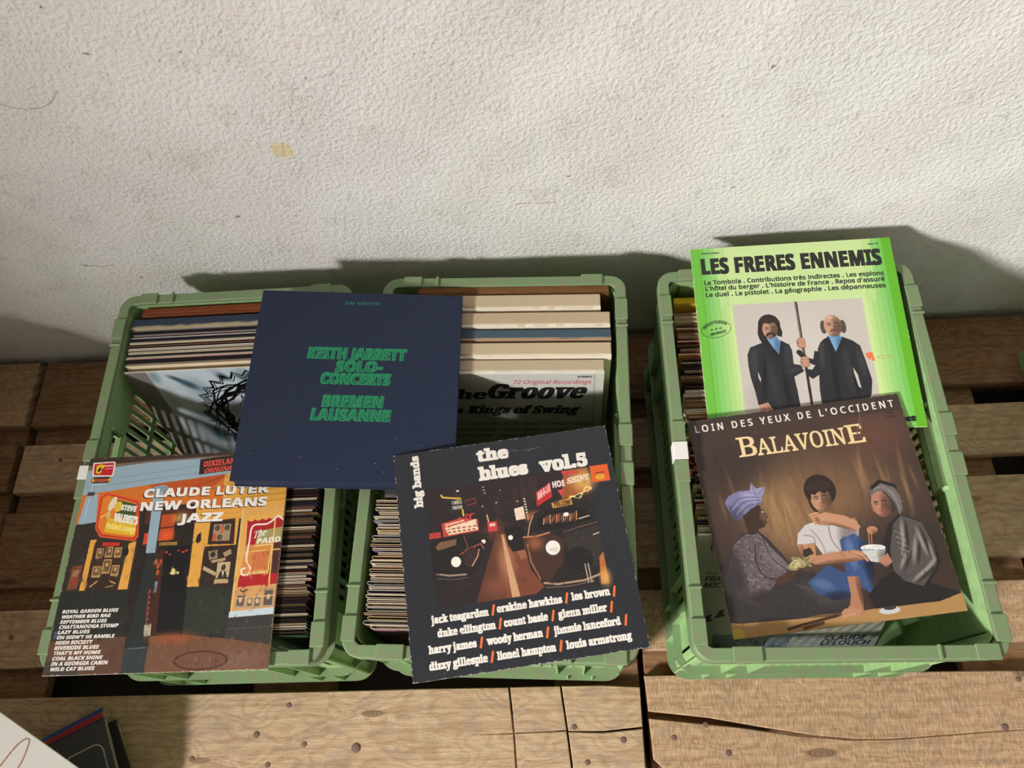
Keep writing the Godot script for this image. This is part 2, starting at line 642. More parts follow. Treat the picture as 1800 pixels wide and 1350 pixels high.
	static func glyphs(s: String, face: String, weight: int) -> Array:
		var key := s + face + str(weight)
		if not cache.has(key):
			var f := SystemFont.new()
			f.font_names = PackedStringArray([face])
			f.font_weight = weight
			var t := TextMesh.new()
			t.font = f
			t.font_size = 64
			t.pixel_size = 0.01
			t.depth = 0.0
			t.curve_step = 1.0
			t.text = s
			var a := t.get_mesh_arrays()
			cache[key] = [a[Mesh.ARRAY_VERTEX], a[Mesh.ARRAY_INDEX], t.get_aabb()]
		return cache[key]
	# lettering from o, spanning u along the line, capitals v high
	func text(s: String, face: String, weight: int, o: Vector2, u: Vector2, v: Vector2, c: Color, fat := 0.0) -> void:
		var g := glyphs(s, face, weight)
		var cap: AABB = glyphs("H", face, weight)[2]
		var bb: AABB = g[2]
		var p := PackedVector2Array()
		for q in g[0]:
			p.append((o + u * ((q.x - bb.position.x) / bb.size.x) + v * ((q.y - cap.position.y) / cap.size.y)) * k)
		var idx: PackedInt32Array = g[1]
		for i in range(0, idx.size(), 3):
			tri(p[idx[i]], p[idx[i + 1]], p[idx[i + 2]], c, fat * k)
	func tri(a: Vector2, b: Vector2, d: Vector2, c: Color, fat: float) -> void:
		var lo := minf(a.y, minf(b.y, d.y)) - fat
		var hi := maxf(a.y, maxf(b.y, d.y)) + fat
		for y in range(int(floor(lo)), int(ceil(hi)) + 1):
			var x0 := INF
			var x1 := -INF
			var y0 := y + 0.5 - fat
			var y1 := y + 0.5 + fat
			for e in [[a, b], [b, d], [d, a]]:
				var p: Vector2 = e[0]
				var q: Vector2 = e[1]
				if minf(p.y, q.y) > y1 or maxf(p.y, q.y) < y0:
					continue
				if absf(p.y - q.y) < 0.0001:
					x0 = minf(x0, minf(p.x, q.x))
					x1 = maxf(x1, maxf(p.x, q.x))
				else:
					for yy in [clampf(y0, minf(p.y, q.y), maxf(p.y, q.y)), clampf(y1, minf(p.y, q.y), maxf(p.y, q.y))]:
						var x: float = p.x + (yy - p.y) / (q.y - p.y) * (q.x - p.x)
						x0 = minf(x0, x)
						x1 = maxf(x1, x)
			if x1 >= x0:
				span(x0 - fat, x1 + fat, y, c)
	func row(s: String, face: String, weight: int, x0: float, x1: float, y: float, cap: float, c: Color, fat := 0.0, slant := 0.0) -> void:
		text(s, face, weight, Vector2(x0, y), Vector2(x1 - x0, 0), Vector2(cap * slant, -cap), c, fat)
	func material(rough := 0.45, spec := 0.5) -> StandardMaterial3D:
		var m := StandardMaterial3D.new()
		m.resource_name = "printed card"
		var copy := im.duplicate() as Image
		copy.convert(Image.FORMAT_RGB8)
		m.albedo_texture = ImageTexture.create_from_image(copy)
		m.roughness = rough
		m.metallic_specular = spec
		m.texture_repeat = false
		return m


# ------------------------------------------------------------------ the room
func build_room() -> void:
	# back wall: uneven plaster, then the masonry behind it
	var f := FastNoiseLite.new()
	f.seed = 12
	f.frequency = 3.2
	f.fractal_octaves = 3
	var st := SurfaceTool.new()
	st.begin(Mesh.PRIMITIVE_TRIANGLES)
	st.set_smooth_group(0)
	var nx := 150
	var ny := 110
	var p := func(i: int, j: int) -> Vector3:
		var x := -2.8 + 5.4 * i / nx
		var y := 4.0 * j / ny
		return Vector3(x, y, -0.02 + f.get_noise_2d(x, y) * 0.007)
	for i in nx:
		for j in ny:
			for c in [[0, 0], [0, 1], [1, 1], [0, 0], [1, 1], [1, 0]]:
				var v: Vector3 = p.call(i + c[0], j + c[1])
				st.set_uv(Vector2((v.x + 1.3) / 2.6, (1.3 - v.y) / 1.3))
				st.add_vertex(v)
	st.set_smooth_group(-1)
	box(st, Vector3(-2.8, 0, -0.25), Vector3(2.6, 4.0, -0.06))
	structure("wall_back", done(st), mats.wall)
	structure("floor", box_mesh(Vector3(7.3, 0.12, 6.2), Vector3(-0.85, -0.06, 2.7)), mats.concrete)
	structure("ceiling", box_mesh(Vector3(7.3, 0.12, 6.2), Vector3(-0.85, 4.06, 2.7)), mats.limewash)
	structure("wall_right", box_mesh(Vector3(0.15, 4.0, 5.9), Vector3(2.675, 2.0, 2.7)), mats.limewash)
	# unseen partition added so its end shades the left of the back wall
	structure("added_shade_partition", box_mesh(Vector3(0.12, 4.0, 2.49), Vector3(-2.70, 2.0, 1.195)), mats.limewash)
	st = begin()
	var wz := 3.86
	box(st, Vector3(-4.5, 0, -0.25), Vector3(-4.36, 4.0, wz - 0.50))
	box(st, Vector3(-4.5, 0, wz + 0.50), Vector3(-4.36, 4.0, 5.65))
	box(st, Vector3(-4.5, 0, wz - 0.50), Vector3(-4.36, 2.85, wz + 0.50))
	box(st, Vector3(-4.5, 3.62, wz - 0.50), Vector3(-4.36, 4.0, wz + 0.50))
	structure("wall_far", done(st), mats.limewash)
	structure("wall_behind", box_mesh(Vector3(1.7, 4.0, 0.15), Vector3(-3.6, 2.0, -0.1)), mats.limewash)
	st = begin()
	box(st, Vector3(-4.5, 0, 5.5), Vector3(0.2, 4.0, 5.65))
	box(st, Vector3(2.4, 0, 5.5), Vector3(2.75, 4.0, 5.65))
	box(st, Vector3(0.2, 2.4, 5.5), Vector3(2.4, 4.0, 5.65))
	structure("wall_front", done(st), mats.limewash)
	# window_1: the high window, frame and bright panes
	var win := Node3D.new()
	win.name = "window_1"
	win.set_meta("kind", "structure")
	add_child(win)
	st = begin()
	for z in [wz - 0.48, wz, wz + 0.48]:
		box(st, Vector3(-4.46, 2.85, z - 0.02), Vector3(-4.38, 3.62, z + 0.02))
	for y in [2.87, 3.60]:
		box(st, Vector3(-4.46, y - 0.02, wz - 0.50), Vector3(-4.38, y + 0.02, wz + 0.50))
	part("window_frame", done(st), mats.wood_dark, win)
	var glow := StandardMaterial3D.new()
	glow.resource_name = "daylit pane"
	glow.albedo_color = Color(0.9, 0.9, 0.9)
	glow.roughness = 0.4
	glow.emission_enabled = true
	glow.emission = Color(1.0, 0.97, 0.92)
	glow.emission_energy_multiplier = 3.0
	for s in [-1, 1]:
		part("pane", box_mesh(Vector3(0.006, 0.70, 0.44), Vector3(-4.42, 3.235, wz + s * 0.24)), glow, win)


# ------------------------------------------------------------------ pallets
func board_outline(x0: float, x1: float, z0: float, z1: float, wob := 0.0008) -> PackedVector2Array:
	var out := PackedVector2Array()
	var n := maxi(2, int(absf(x1 - x0) / 0.09))
	var m := maxi(2, int(absf(z1 - z0) / 0.09))
	for i in n:
		out.append(Vector2(lerpf(x0, x1, float(i) / n), z0 + rng.randf_range(-wob, wob)))
	for i in m:
		out.append(Vector2(x1 + rng.randf_range(-wob, wob), lerpf(z0, z1, float(i) / m)))
	for i in n:
		out.append(Vector2(lerpf(x1, x0, float(i) / n), z1 + rng.randf_range(-wob, wob)))
	for i in m:
		out.append(Vector2(x0 + rng.randf_range(-wob, wob), lerpf(z1, z0, float(i) / m)))
	return out


func board(called: String, outline: PackedVector2Array, y0: float, y1: float, m: Material, parent: Node3D) -> MeshInstance3D:
	var st := begin()
	slab(st, outline, y0, y1, Vector2(rng.randf() * 3.0, rng.randf() * 3.0))
	return part(called, done(st), m, parent)


const BOARDS := [[0.0, 0.145], [0.186, 0.286], [0.327, 0.472], [0.513, 0.613], [0.655, 0.800]]


func pallet(label: String, x0: float, z0: float, front: Array, woods: Array) -> Node3D:
	var o := thing("wooden_pallet", label, "pallet", at(x0, 0, z0), "pallets under the crates")
	for i in 5:
		if i == 4 and front.size():
			continue
		board("top_board", board_outline(0.0, 1.2, BOARDS[i][0], BOARDS[i][1]), 0.122, 0.144 - rng.randf_range(0.0, 0.0006), mats[woods[i % woods.size()]], o)
	for f in front:
		board("top_board", f[0], 0.122, 0.144, mats[f[1]], o)
	var block := chamfer_mesh(Vector3(0.145, 0.078, 0.1), 0.002, Vector3(0, 0.061, 0))
	for x in [0.0, 0.5275, 1.055]:
		board("cross_board", board_outline(x, x + 0.145, 0.0, 0.8), 0.100, 0.1219, mats.wood_dark, o)
		for z in [0.05, 0.40, 0.75]:
			part("block", block, mats.wood_dark, o, at(x + 0.0725, 0, z))
	for z in [0.05, 0.40, 0.75]:
		board("bottom_board", board_outline(0.0, 1.2, z - 0.05, z + 0.05), 0.0, 0.0219, mats.wood_dark, o)
	return o


func nails(o: Node3D, spots: Array) -> void:
	var st := begin()
	var prev := []
	for row in [[0.0046, 0.0], [0.0046, 0.0007], [0.0036, 0.0013], [0.0001, 0.0015]]:
		var now := []
		for i in 13:
			now.append(Vector3(cos(TAU * i / 12.0) * row[0], row[1], sin(TAU * i / 12.0) * row[0]))
		if prev.size():
			for i in 12:
				quad(st, prev[i], now[i], now[i + 1], prev[i + 1])
		prev = now
	var mesh := done(st)
	for s in spots:
		var where := Vector3(s[0], 0.1438, s[1]) - Vector3(o.position.x, 0, o.position.z)
		var owner_board: Node3D = o
		for b in o.get_children():
			if b.name.begins_with("top_board"):
				var box3: AABB = b.mesh.get_aabb()
				if where.x > box3.position.x and where.x < box3.end.x and where.z > box3.position.z and where.z < box3.end.z:
					owner_board = b
		part("nail", mesh, mats.nail, owner_board, Transform3D(Basis().scaled(Vector3.ONE * (s[2] if s.size() > 2 else 1.0)), where))


func build_pallets() -> void:
	var lx := -1.083
	var lz := 0.0
	# front board of the left pallet: sawn through twice and split along its length
	var k := func(a: Array, ox := -1.083, oz := 0.0) -> PackedVector2Array:
		var q := PackedVector2Array()
		for i in range(0, a.size(), 2):
			q.append(Vector2(a[i] - ox, a[i + 1] - oz))
		return q
	var front := [
		[k.call([-1.083, 0.663, -0.85, 0.6635, -0.62, 0.6625, -0.41, 0.663, -0.25, 0.6622, -0.1055, 0.6632, -0.0985, 0.733, -0.157, 0.7353, -0.098, 0.7343, -0.0945, 0.806, -0.4, 0.807, -0.7, 0.8065, -1.083, 0.807]), "wood"],
		[k.call([-0.1025, 0.6632, -0.06, 0.6625, -0.0185, 0.663, -0.0105, 0.7305, -0.0955, 0.7327]), "wood"],
		[k.call([-0.0955, 0.7342, -0.0105, 0.732, -0.0035, 0.8065, -0.0905, 0.806]), "wood"],
		[k.call([-0.0155, 0.663, 0.05, 0.6628, 0.115, 0.667, 0.114, 0.7275, 0.05, 0.733, -0.0075, 0.732]), "wood"],
		[k.call([-0.0075, 0.7335, 0.05, 0.7355, 0.1138, 0.7305, 0.1132, 0.8065, -0.0003, 0.8065]), "wood"],
	]
	var left := pallet("worn wooden pallet under the left and middle crates, front board sawn through", lx, lz, front, ["wood_dark", "wood", "wood_dark", "wood"])
	nails(left, [[-0.482, 0.684], [-0.533, 0.729, 1.2], [-0.449, 0.745], [-0.639, 0.764], [-0.508, 0.775], [-0.361, 0.752, 1.7], [0.002, 0.7265], [0.081, 0.747, 1.1], [0.021, 0.779], [-1.02, 0.05], [-0.99, 0.11], [-1.0, 0.22], [-0.98, 0.40], [-1.01, 0.56]])
	lx = 0.126
	lz = -0.004
	var crack := [0.126, 0.7045, 0.18, 0.711, 0.222, 0.716, 0.306, 0.7315, 0.385, 0.745, 0.447, 0.751, 0.508, 0.752, 0.571, 0.749, 0.677, 0.743, 0.8, 0.74]
	var lower := [0.126, 0.7155, 0.18, 0.7215, 0.27, 0.7315, 0.358, 0.745, 0.446, 0.7527, 0.508, 0.7528, 0.571, 0.7496, 0.677, 0.7434, 0.8, 0.7402]
	var up := [0.124, 0.6495, 0.4, 0.651, 0.8, 0.655, 1.326, 0.656, 1.326, 0.725]
	for i in range(crack.size() - 2, -1, -2):
		up.append_array([crack[i], crack[i + 1]])
	var low := lower.duplicate()
	low.append_array([1.326, 0.7255, 1.326, 0.797, 0.7, 0.796, 0.3, 0.795, 0.147, 0.793, 0.128, 0.776])
	front = [[k.call(up, lx, lz), "wood_sawn"], [k.call(low, lx, lz), "wood_sawn"]]
	var right := pallet("sawn wooden pallet under the right crate, front board with a long open crack", lx, lz, front, ["wood_dark", "wood", "wood", "wood_sawn"])
	nails(right, [[0.163, 0.745], [0.247, 0.769, 1.1], [0.725, 0.668], [0.684, 0.7385, 1.2], [0.216, 0.7265], [0.70, 0.22], [0.72, 0.39], [0.71, 0.56], [0.69, 0.08]])
	pallet("pale splintered pallet at the far left edge", -2.30, -0.004, [], ["wood_sawn", "wood_dark"])
	pallet("pallet in front of the left pallet, under the pile of covers", -1.95, 0.83, [], ["wood", "wood_dark"])


# ------------------------------------------------------------------ crates
var crate_spots := []


func make_crate(label: String, where: Transform3D) -> Node3D:
	var g: Material = mats.plastic
	var o := thing("plastic_crate", label, "crate", where, "green plastic crates")
	var hx := 0.2
	var hz := 0.3
	# the rim: flat top, skirt outside, lip inside
	if not mats.has("crate_meshes"):
		mats.crate_meshes = crate_meshes()
	var cm: Dictionary = mats.crate_meshes
	var rim := part("rim", cm.rim, mats.plastic_dusty, o)
	for f in cm.flanges:
		part("flange", f, mats.plastic_dusty, o)
	part("floor_panel", box_mesh(Vector3(0.368, 0.004, 0.568), Vector3(0, 0.002, 0)), g, o)
	for s in [-1, 1]:
		var turn := Basis() if s == 1 else Basis(Vector3.UP, PI)
		var wall := part("side_wall", cm.side, g, o, Transform3D(turn, Vector3.ZERO))
		part("handle", cm.handle, g, wall)
		part("end_wall", cm.end, g, o, Transform3D(turn, Vector3.ZERO))
	for sx in [-1, 1]:
		for sz in [-1, 1]:
			part("corner", cm.corner, g, o, Transform3D(Basis().scaled(Vector3(sx, 1, sz)), Vector3.ZERO))
	# stiffening ribs between the flanges
	for sx in [-1, 1]:
		for sz in [-1, 1]:
			var diag := Basis(Vector3.UP, atan2(sx, sz))
			part("rib", cm.rib_long, g, o, Transform3D(diag, Vector3(sx * 0.1790, 0.10, sz * 0.2790)))
			part("rib", cm.rib_short, g, o, Transform3D(diag, Vector3(sx * 0.1790, 0.0, sz * 0.2790)))
			for d in [0.128, 0.088]:
				var b := Basis() if sz == 1 else Basis(Vector3.UP, PI)
				part("rib", cm.rib_long, g, o, Transform3D(b, Vector3(sx * d, 0.10, sz * 0.285)))
				part("rib", cm.rib_short, g, o, Transform3D(b, Vector3(sx * (d + 0.015), 0.0, sz * 0.285)))
				part("rib", cm.rib_top, g, o, Transform3D(b, Vector3(sx * d, 0.257, sz * 0.285)))
			for d in [0.222, 0.172]:
				var b := Basis(Vector3.UP, sx * PI / 2.0)
				part("rib", cm.rib_long, g, o, Transform3D(b, Vector3(sx * 0.185, 0.10, sz * d)))
				part("rib", cm.rib_short, g, o, Transform3D(b, Vector3(sx * 0.185, 0.0, sz * (d + 0.015))))
	# raised stacking pads and locating ridges on the rim
	for a in [[-0.132, 0.2912, 0.038, 0], [0.168, 0.2912, 0.030, 0], [-0.150, -0.2912, 0.030, 0], [0.145, -0.2912, 0.035, 0]]:
		part("pad", chamfer_mesh(Vector3(a[2], 0.004, 0.0200), 0.001, Vector3(0, 0.3215, 0)), mats.plastic_dusty, rim, at(a[0], 0, a[1]))
	for x in [[0.109, 0.2912], [-0.109, -0.2912]]:
		part("ridge", chamfer_mesh(Vector3(0.005, 0.0045, 0.0200), 0.0012, Vector3(0, 0.3215, 0)), mats.plastic_dusty, rim, at(x[0], 0, x[1]))
	for s in [-1, 1]:
		for a in [[-0.235, 0.038], [-0.02, 0.034], [0.040, 0.034], [0.262, 0.034]]:
			part("pad", chamfer_mesh(Vector3(0.0200, 0.004, a[1]), 0.001, Vector3(0, 0.3215, 0)), mats.plastic_dusty, rim, at(s * 0.1912, 0, a[0]))
		for z in [-0.205, 0.205]:
			part("ridge", chamfer_mesh(Vector3(0.0200, 0.0045, 0.004), 0.0012, Vector3(0, 0.3215, 0)), mats.plastic_dusty, rim, at(s * 0.1912, 0, z))
	return o


func crate_meshes() -> Dictionary:
	var d := {}
	var hx := 0.2
	var hz := 0.3
	var st := begin()
	ring(st, hx, hz, 0.026, [[0.0018, 0.320], [0.0, 0.3182], [0.0, 0.300], [0.0022, 0.300], [0.0022, 0.3165], [0.0144, 0.3165], [0.0144, 0.3145], [0.0176, 0.3145], [0.0176, 0.3190], [0.0166, 0.320]])
	d.rim = done(st)
	d.flanges = []
	for f in [[0.2845, 0.003, 0.004], [0.2545, 0.003, 0.003], [0.0985, 0.0035, 0.002], [0.0, 0.0035, 0.002]]:
		st = begin()
		ring(st, hx, hz, 0.034, [[f[2], f[0] + f[1]], [f[2], f[0]], [0.016, f[0]], [0.016, f[0] + f[1]]])
		d.flanges.append(done(st))
	# long wall at x = +: solid band with the hand hole, slotted below
	st = begin()
	var xo := 0.1856
	var xi := 0.1824
	box(st, Vector3(xi, 0.294, -0.268), Vector3(xo, 0.3144, 0.268))
	for z in [[-0.268, -0.058], [0.062, 0.268]]:
		box(st, Vector3(xi, 0.262, z[0]), Vector3(xo, 0.294, z[1]))
	for z in [[-0.268, -0.205], [0.205, 0.268]]:
		box(st, Vector3(xi, 0.004, z[0]), Vector3(xo, 0.262, z[1]))
	lattice(st, xi + 0.0012, xo + 0.0012, 0.205, true)
	d.side = done(st)
	# the thick grip below the hand hole
	st = begin()
	chamfer(st, Vector3(0.1780, 0.252, -0.066), Vector3(0.1965, 0.262, 0.070), 0.003)
	chamfer(st, Vector3(0.1780, 0.262, 0.062), Vector3(0.196, 0.298, 0.070), 0.003)
	chamfer(st, Vector3(0.1780, 0.262, -0.066), Vector3(0.196, 0.298, -0.058), 0.003)
	d.handle = done(st)
	st = begin()
	box(st, Vector3(-0.168, 0.262, 0.2824), Vector3(0.168, 0.3144, 0.2856))
	for x in [[-0.168, -0.112], [0.112, 0.168]]:
		box(st, Vector3(x[0], 0.004, 0.2824), Vector3(x[1], 0.262, 0.2856))
	lattice(st, 0.2836, 0.2868, 0.112, false)
	d.end = done(st)
	# upright rounded corner, for + x and + z
	st = begin()
	var pts := rounded(hx, hz, 0.034, 0.0144)
	var pin := rounded(hx, hz, 0.034, 0.0176)
	for i in 6:
		var a := pts[i]
		var b := pts[i + 1]
		var c := pin[i]
		var e := pin[i + 1]
		quad(st, Vector3(a.x, 0, a.y), Vector3(a.x, 0.3144, a.y), Vector3(b.x, 0.3144, b.y), Vector3(b.x, 0, b.y))
		quad(st, Vector3(e.x, 0, e.y), Vector3(e.x, 0.3144, e.y), Vector3(c.x, 0.3144, c.y), Vector3(c.x, 0, c.y))
	box(st, Vector3(0.1824, 0, 0.262), Vector3(0.1856, 0.3, 0.268))
	box(st, Vector3(0.160, 0, 0.2824), Vector3(0.167, 0.3, 0.2856))
	d.corner = done(st)
	for r in [["rib_long", 0.154], ["rib_short", 0.0985], ["rib_top", 0.028]]:
		st = begin()
		box(st, Vector3(-0.0012, 0.0015, 0.0), Vector3(0.0012, r[1] + 0.0015, 0.0118))
		d[r[0]] = done(st)
	return d


# slotted lower wall: bars between three levels of upright slots
func lattice(st: SurfaceTool, a: float, b: float, half: float, along_z: bool) -> void:
	var t := Transform3D() if along_z else Transform3D(Basis(Vector3(0, 0, 1), Vector3(0, 1, 0), Vector3(-1, 0, 0)), Vector3.ZERO)
	for y in [[0.004, 0.016], [0.092, 0.104], [0.172, 0.184], [0.252, 0.264]]:
		box(st, Vector3(a, y[0], -half), Vector3(b, y[1], half), t)
	var n := int(half * 2.0 / 0.0165)
	for i in n + 1:
		var u := -half + (half * 2.0 - 0.0075) * i / n
		for y in [[0.016, 0.092], [0.104, 0.172], [0.184, 0.252]]:
			box(st, Vector3(a, y[0], u), Vector3(b, y[1], u + 0.0075), t)


func build_crates() -> void:
	var spots := [
		[Vector3(-0.5315, PALLET_TOP, 0.3496), 0.0019, "green plastic crate with street-scene cover laid on it, leftmost of the three"],
		[Vector3(-0.0944, PALLET_TOP, 0.3515), -0.0454, "green plastic crate in the middle, holding beige box sets at the back"],
		[Vector3(0.3658, PALLET_TOP, 0.361), -0.012, "green plastic crate on the right, with bright green record cover on top"],
		[Vector3(1.118, PALLET_TOP, 0.345), 0.13, "green plastic crate base at the right edge, in shadow by the wall"],
	]
	for s in spots:
		var t := Transform3D(Basis(Vector3.UP, s[1]), s[0])
		crate_spots.append(t)
		make_crate(s[2], t)
	# strips of white tape stuck on two rims
	var crates := find_children("plastic_crate*", "Node3D", false, false)
	part("tape_label", chamfer_mesh(Vector3(0.0205, 0.0016, 0.027), 0.0005), mats.tape, crates[2], at(-0.1912, 0.3243, 0.010))
	part("tape_label", chamfer_mesh(Vector3(0.0015, 0.02, 0.027), 0.0005), mats.tape, crates[2], at(-0.2012, 0.312, 0.010))
	part("tape_label", chamfer_mesh(Vector3(0.0205, 0.0016, 0.022), 0.0005), mats.tape, crates[0], at(-0.1912, 0.3243, 0.016))


# ------------------------------------------------------------------ records standing in the crates
const INKS := {
	"black": [34, 32, 33], "dark brown": [74, 54, 42], "brown": [122, 86, 60], "cream": [226, 210, 178], "white": [232, 228, 218],
	"grey": [132, 130, 128], "charcoal": [62, 62, 66], "navy blue": [38, 50, 92], "blue": [58, 86, 156], "red": [176, 52, 62], "light blue": [112, 160, 190], "purple": [104, 66, 120],
	"mauve": [150, 112, 122], "dark red": [120, 34, 36], "pink": [206, 158, 156], "orange": [204, 128, 62], "yellow": [226, 196, 66], "dark green": [44, 74, 52], "tan": [186, 150, 108],
}
const EDGES := {"pale": [232, 218, 194], "worn": [196, 172, 138], "brown": [128, 100, 74], "dark": [58, 50, 46], "grey": [176, 172, 166]}


# a folded card sleeve open at the top: surface 0 is the printed outside, surface 1 the cut card edges
func sleeve_mesh(t: float, side: int, w := 0.315) -> ArrayMesh:
	var key := "sleeve %.4f %d %.3f" % [t, side, w]
	if mats.has(key):
		return mats[key]
	var board := 0.0006
	var half := w / 2.0
	var h := w
	# outline seen from above: a long U, its bend at the spine
	var outer := []
	var inner := []
	var r := t / 2.0
	outer.append(Vector2(-half, -r))
	inner.append(Vector2(-half, -r + board))
	for i in 7:
		var a := -PI / 2.0 + PI * i / 6.0
		outer.append(Vector2(half - r + cos(a) * r, sin(a) * r))
		inner.append(Vector2(half - r + cos(a) * (r - board), sin(a) * (r - board)))
	outer.append(Vector2(-half, r))
	inner.append(Vector2(-half, r - board))
	var a0 := begin()
	var a1 := begin()
	for i in outer.size() - 1:
		var p: Array = []
		for q in [outer[i], outer[i + 1], inner[i], inner[i + 1]]:
			p.append(Vector3(q.x * side, 0, q.y))
		var up := Vector3(0, h, 0)
		for f in [[p[0], p[0] + up, p[1] + up, p[1], a0], [p[2], p[2] + up, p[3] + up, p[3], a1], [p[0] + up, p[1] + up, p[3] + up, p[2] + up, a1]]:
			quad(f[4], f[0], f[1], f[2], f[3])
	box(a1, Vector3(-half + 0.001, 0.0, -r + board), Vector3(half - r, 0.0006, r - board))
	a0.generate_normals()
	a1.generate_normals()
	var m := a0.commit()
	a1.commit(m)
	mats[key] = m
	return m


func nth(i: int) -> String:
	var w := ["first", "second", "third", "fourth", "fifth", "sixth", "seventh", "eighth", "ninth", "tenth", "eleventh", "twelfth", "thirteenth", "fourteenth", "fifteenth", "sixteenth", "seventeenth", "eighteenth", "nineteenth", "twentieth"]
	if i <= 20:
		return w[i - 1]
	var u := i % 10
	return str(i) + ("st" if u == 1 else "nd" if u == 2 else "rd" if u == 3 else "th")


func ink(called: String) -> StandardMaterial3D:
	var c: Array = INKS[called]
	return paint("sleeve print " + called, rgb(c[0], c[1], c[2]), 0.5)


func edge(called: String) -> StandardMaterial3D:
	var c: Array = EDGES[called]
	return paint("card edge " + called, rgb(c[0], c[1], c[2]), 0.9, 0.25)


# crate: index; x: centre in the crate; y: base height; z: base in the crate; lean: radians backwards
func record(label: String, group: String, crate: int, x: float, z: float, lean: float, t: float, side: int, colour: String, card: String, paper: String, down := 0.0, slant := 0.0) -> Node3D:
	var local := Transform3D(Basis(Vector3.RIGHT, -lean) * Basis(Vector3.FORWARD, slant), Vector3(x, 0.0045, z))
	var o := thing("record_sleeve", label, "record", crate_spots[crate] * local, group)
	var m := part("sleeve", sleeve_mesh(t, side), null, o)
	m.set_surface_override_material(0, ink(colour))
	m.set_surface_override_material(1, edge(card))
	if t > 0.0024:
		part("inner_sleeve", box_mesh(Vector3(0.306, 0.303, t - 0.0018), Vector3(-0.002 * side, 0.1523 + 0.001, 0)), paint("paper " + paper, rgb(228, 222, 208) if paper == "white" else rgb(206, 186, 150) if paper == "cream" else rgb(52, 50, 52), 0.9, 0.2), o)
	return o


func row_of_records(crate: int, count: int, z_top0: float, z_top1: float, lean: float, side: int, edge_x: float, ragged: float, colours: Array, cards: Array, place: String, group: String, sd: int, thick: Array) -> void:
	var r := RandomNumberGenerator.new()
	r.seed = sd
	var step := (z_top1 - z_top0) / float(count - 1)
	for i in count:
		# counted from the front of the row, i = 0 is the nearest
		var zt := z_top1 - step * i
		var t: float = minf(thick[r.randi() % thick.size()], step * cos(lean) - 0.0004)
		var off := r.randf() * r.randf() * ragged
		var x := edge_x * side - side * (0.1575 + off)
		var colour: String = colours[r.randi() % colours.size()]
		var card: String = cards[r.randi() % cards.size()]
		var label := "%s sleeve with %s edge, %s from the front in %s" % [colour, card, nth(i + 1), place]
		record(label, group, crate, x, zt + 0.315 * sin(lean) - crate_spots[crate].origin.z, lean, t, side, colour, card, ["white", "cream", "dark"][r.randi() % 3], 0.0, 0.0)


func build_records() -> void:
	var dark := ["black", "dark brown", "charcoal", "black", "brown", "navy blue", "grey", "mauve", "purple", "dark green", "dark red", "tan"]
	row_of_records(0, 56, 0.372, 0.6105, deg_to_rad(1.2), 1, 0.1745, 0.010, dark, ["dark", "brown", "dark", "worn", "dark", "brown", "pale", "dark"], "the left crate's front row", "front row of the left crate", 101, [0.0026, 0.0030, 0.0036])
	row_of_records(0, 15, 0.115, 0.1795, deg_to_rad(13.0), -1, 0.1745, 0.006, ["white", "cream", "black", "pink", "grey", "charcoal", "brown", "navy blue"], ["pale", "worn", "dark", "pale", "grey"], "the left crate's back row", "back row of the left crate", 102, [0.0024, 0.0030, 0.0036])
	row_of_records(1, 31, 0.4345, 0.611, deg_to_rad(1.0), -1, 0.1748, 0.016, ["white", "cream", "pink", "light blue", "purple", "dark red", "orange", "tan", "grey", "mauve", "black", "yellow", "cream", "white", "charcoal"], ["pale", "pale", "worn", "pale", "grey"], "the middle crate's front row", "front row of the middle crate", 103, [0.0026, 0.0034, 0.0044, 0.0052])
	row_of_records(2, 47, 0.122, 0.4755, deg_to_rad(24.0), -1, 0.1750, 0.011, ["brown", "cream", "dark brown", "tan", "white", "black", "dark red", "grey", "orange", "charcoal", "tan"], ["worn", "brown", "worn", "pale", "dark", "brown"], "the right crate's row", "leaning row of the right crate", 104, [0.0030, 0.0042, 0.0055, 0.0036])
	# box sets and thick spines
	box_set("dark blue cloth box set with torn pale edge at the back of the left crate", 0, -0.016, 0.102, 13.0, 0.020, rgb(58, 68, 84), rgb(176, 160, 128), 0.318)
	box_set("rust brown box set against the back wall of the left crate", 0, -0.004, 0.0785, 13.0, 0.016, rgb(130, 70, 40), rgb(120, 66, 40), 0.316)
	box_set("brown box set standing behind the beige ones in the middle crate", 1, 0.016, 0.0765, 3.0, 0.016, rgb(118, 82, 46), rgb(100, 70, 42), 0.314)
	box_set("beige box set with rubbed edges, rearmost in the middle crate", 1, 0.000, 0.101, 3.0, 0.029, rgb(196, 178, 148), rgb(232, 222, 200), 0.317)
	box_set("pale beige box set with two small tears, second in the middle crate", 1, 0.0135, 0.1345, 3.0, 0.027, rgb(192, 172, 142), rgb(234, 224, 202), 0.319)
	box_set("slate blue cloth box set between beige box sets in the middle crate", 1, 0.0150, 0.1615, 3.0, 0.019, rgb(74, 92, 104), rgb(176, 148, 122), 0.318)
	box_set("beige box set with torn front edge in front of the blue one", 1, 0.0140, 0.1895, 3.0, 0.027, rgb(200, 182, 150), rgb(236, 226, 204), 0.319)
	box_set("dark grey box set half hidden at the back of the middle crate's front row", 1, -0.004, 0.4195, 1.0, 0.017, rgb(72, 66, 68), rgb(110, 102, 100), 0.315)
	box_set("bright yellow box set at the back of the right crate", 2, -0.0150, 0.1005, 24.0, 0.017, rgb(216, 188, 30), rgb(196, 160, 50), 0.316)


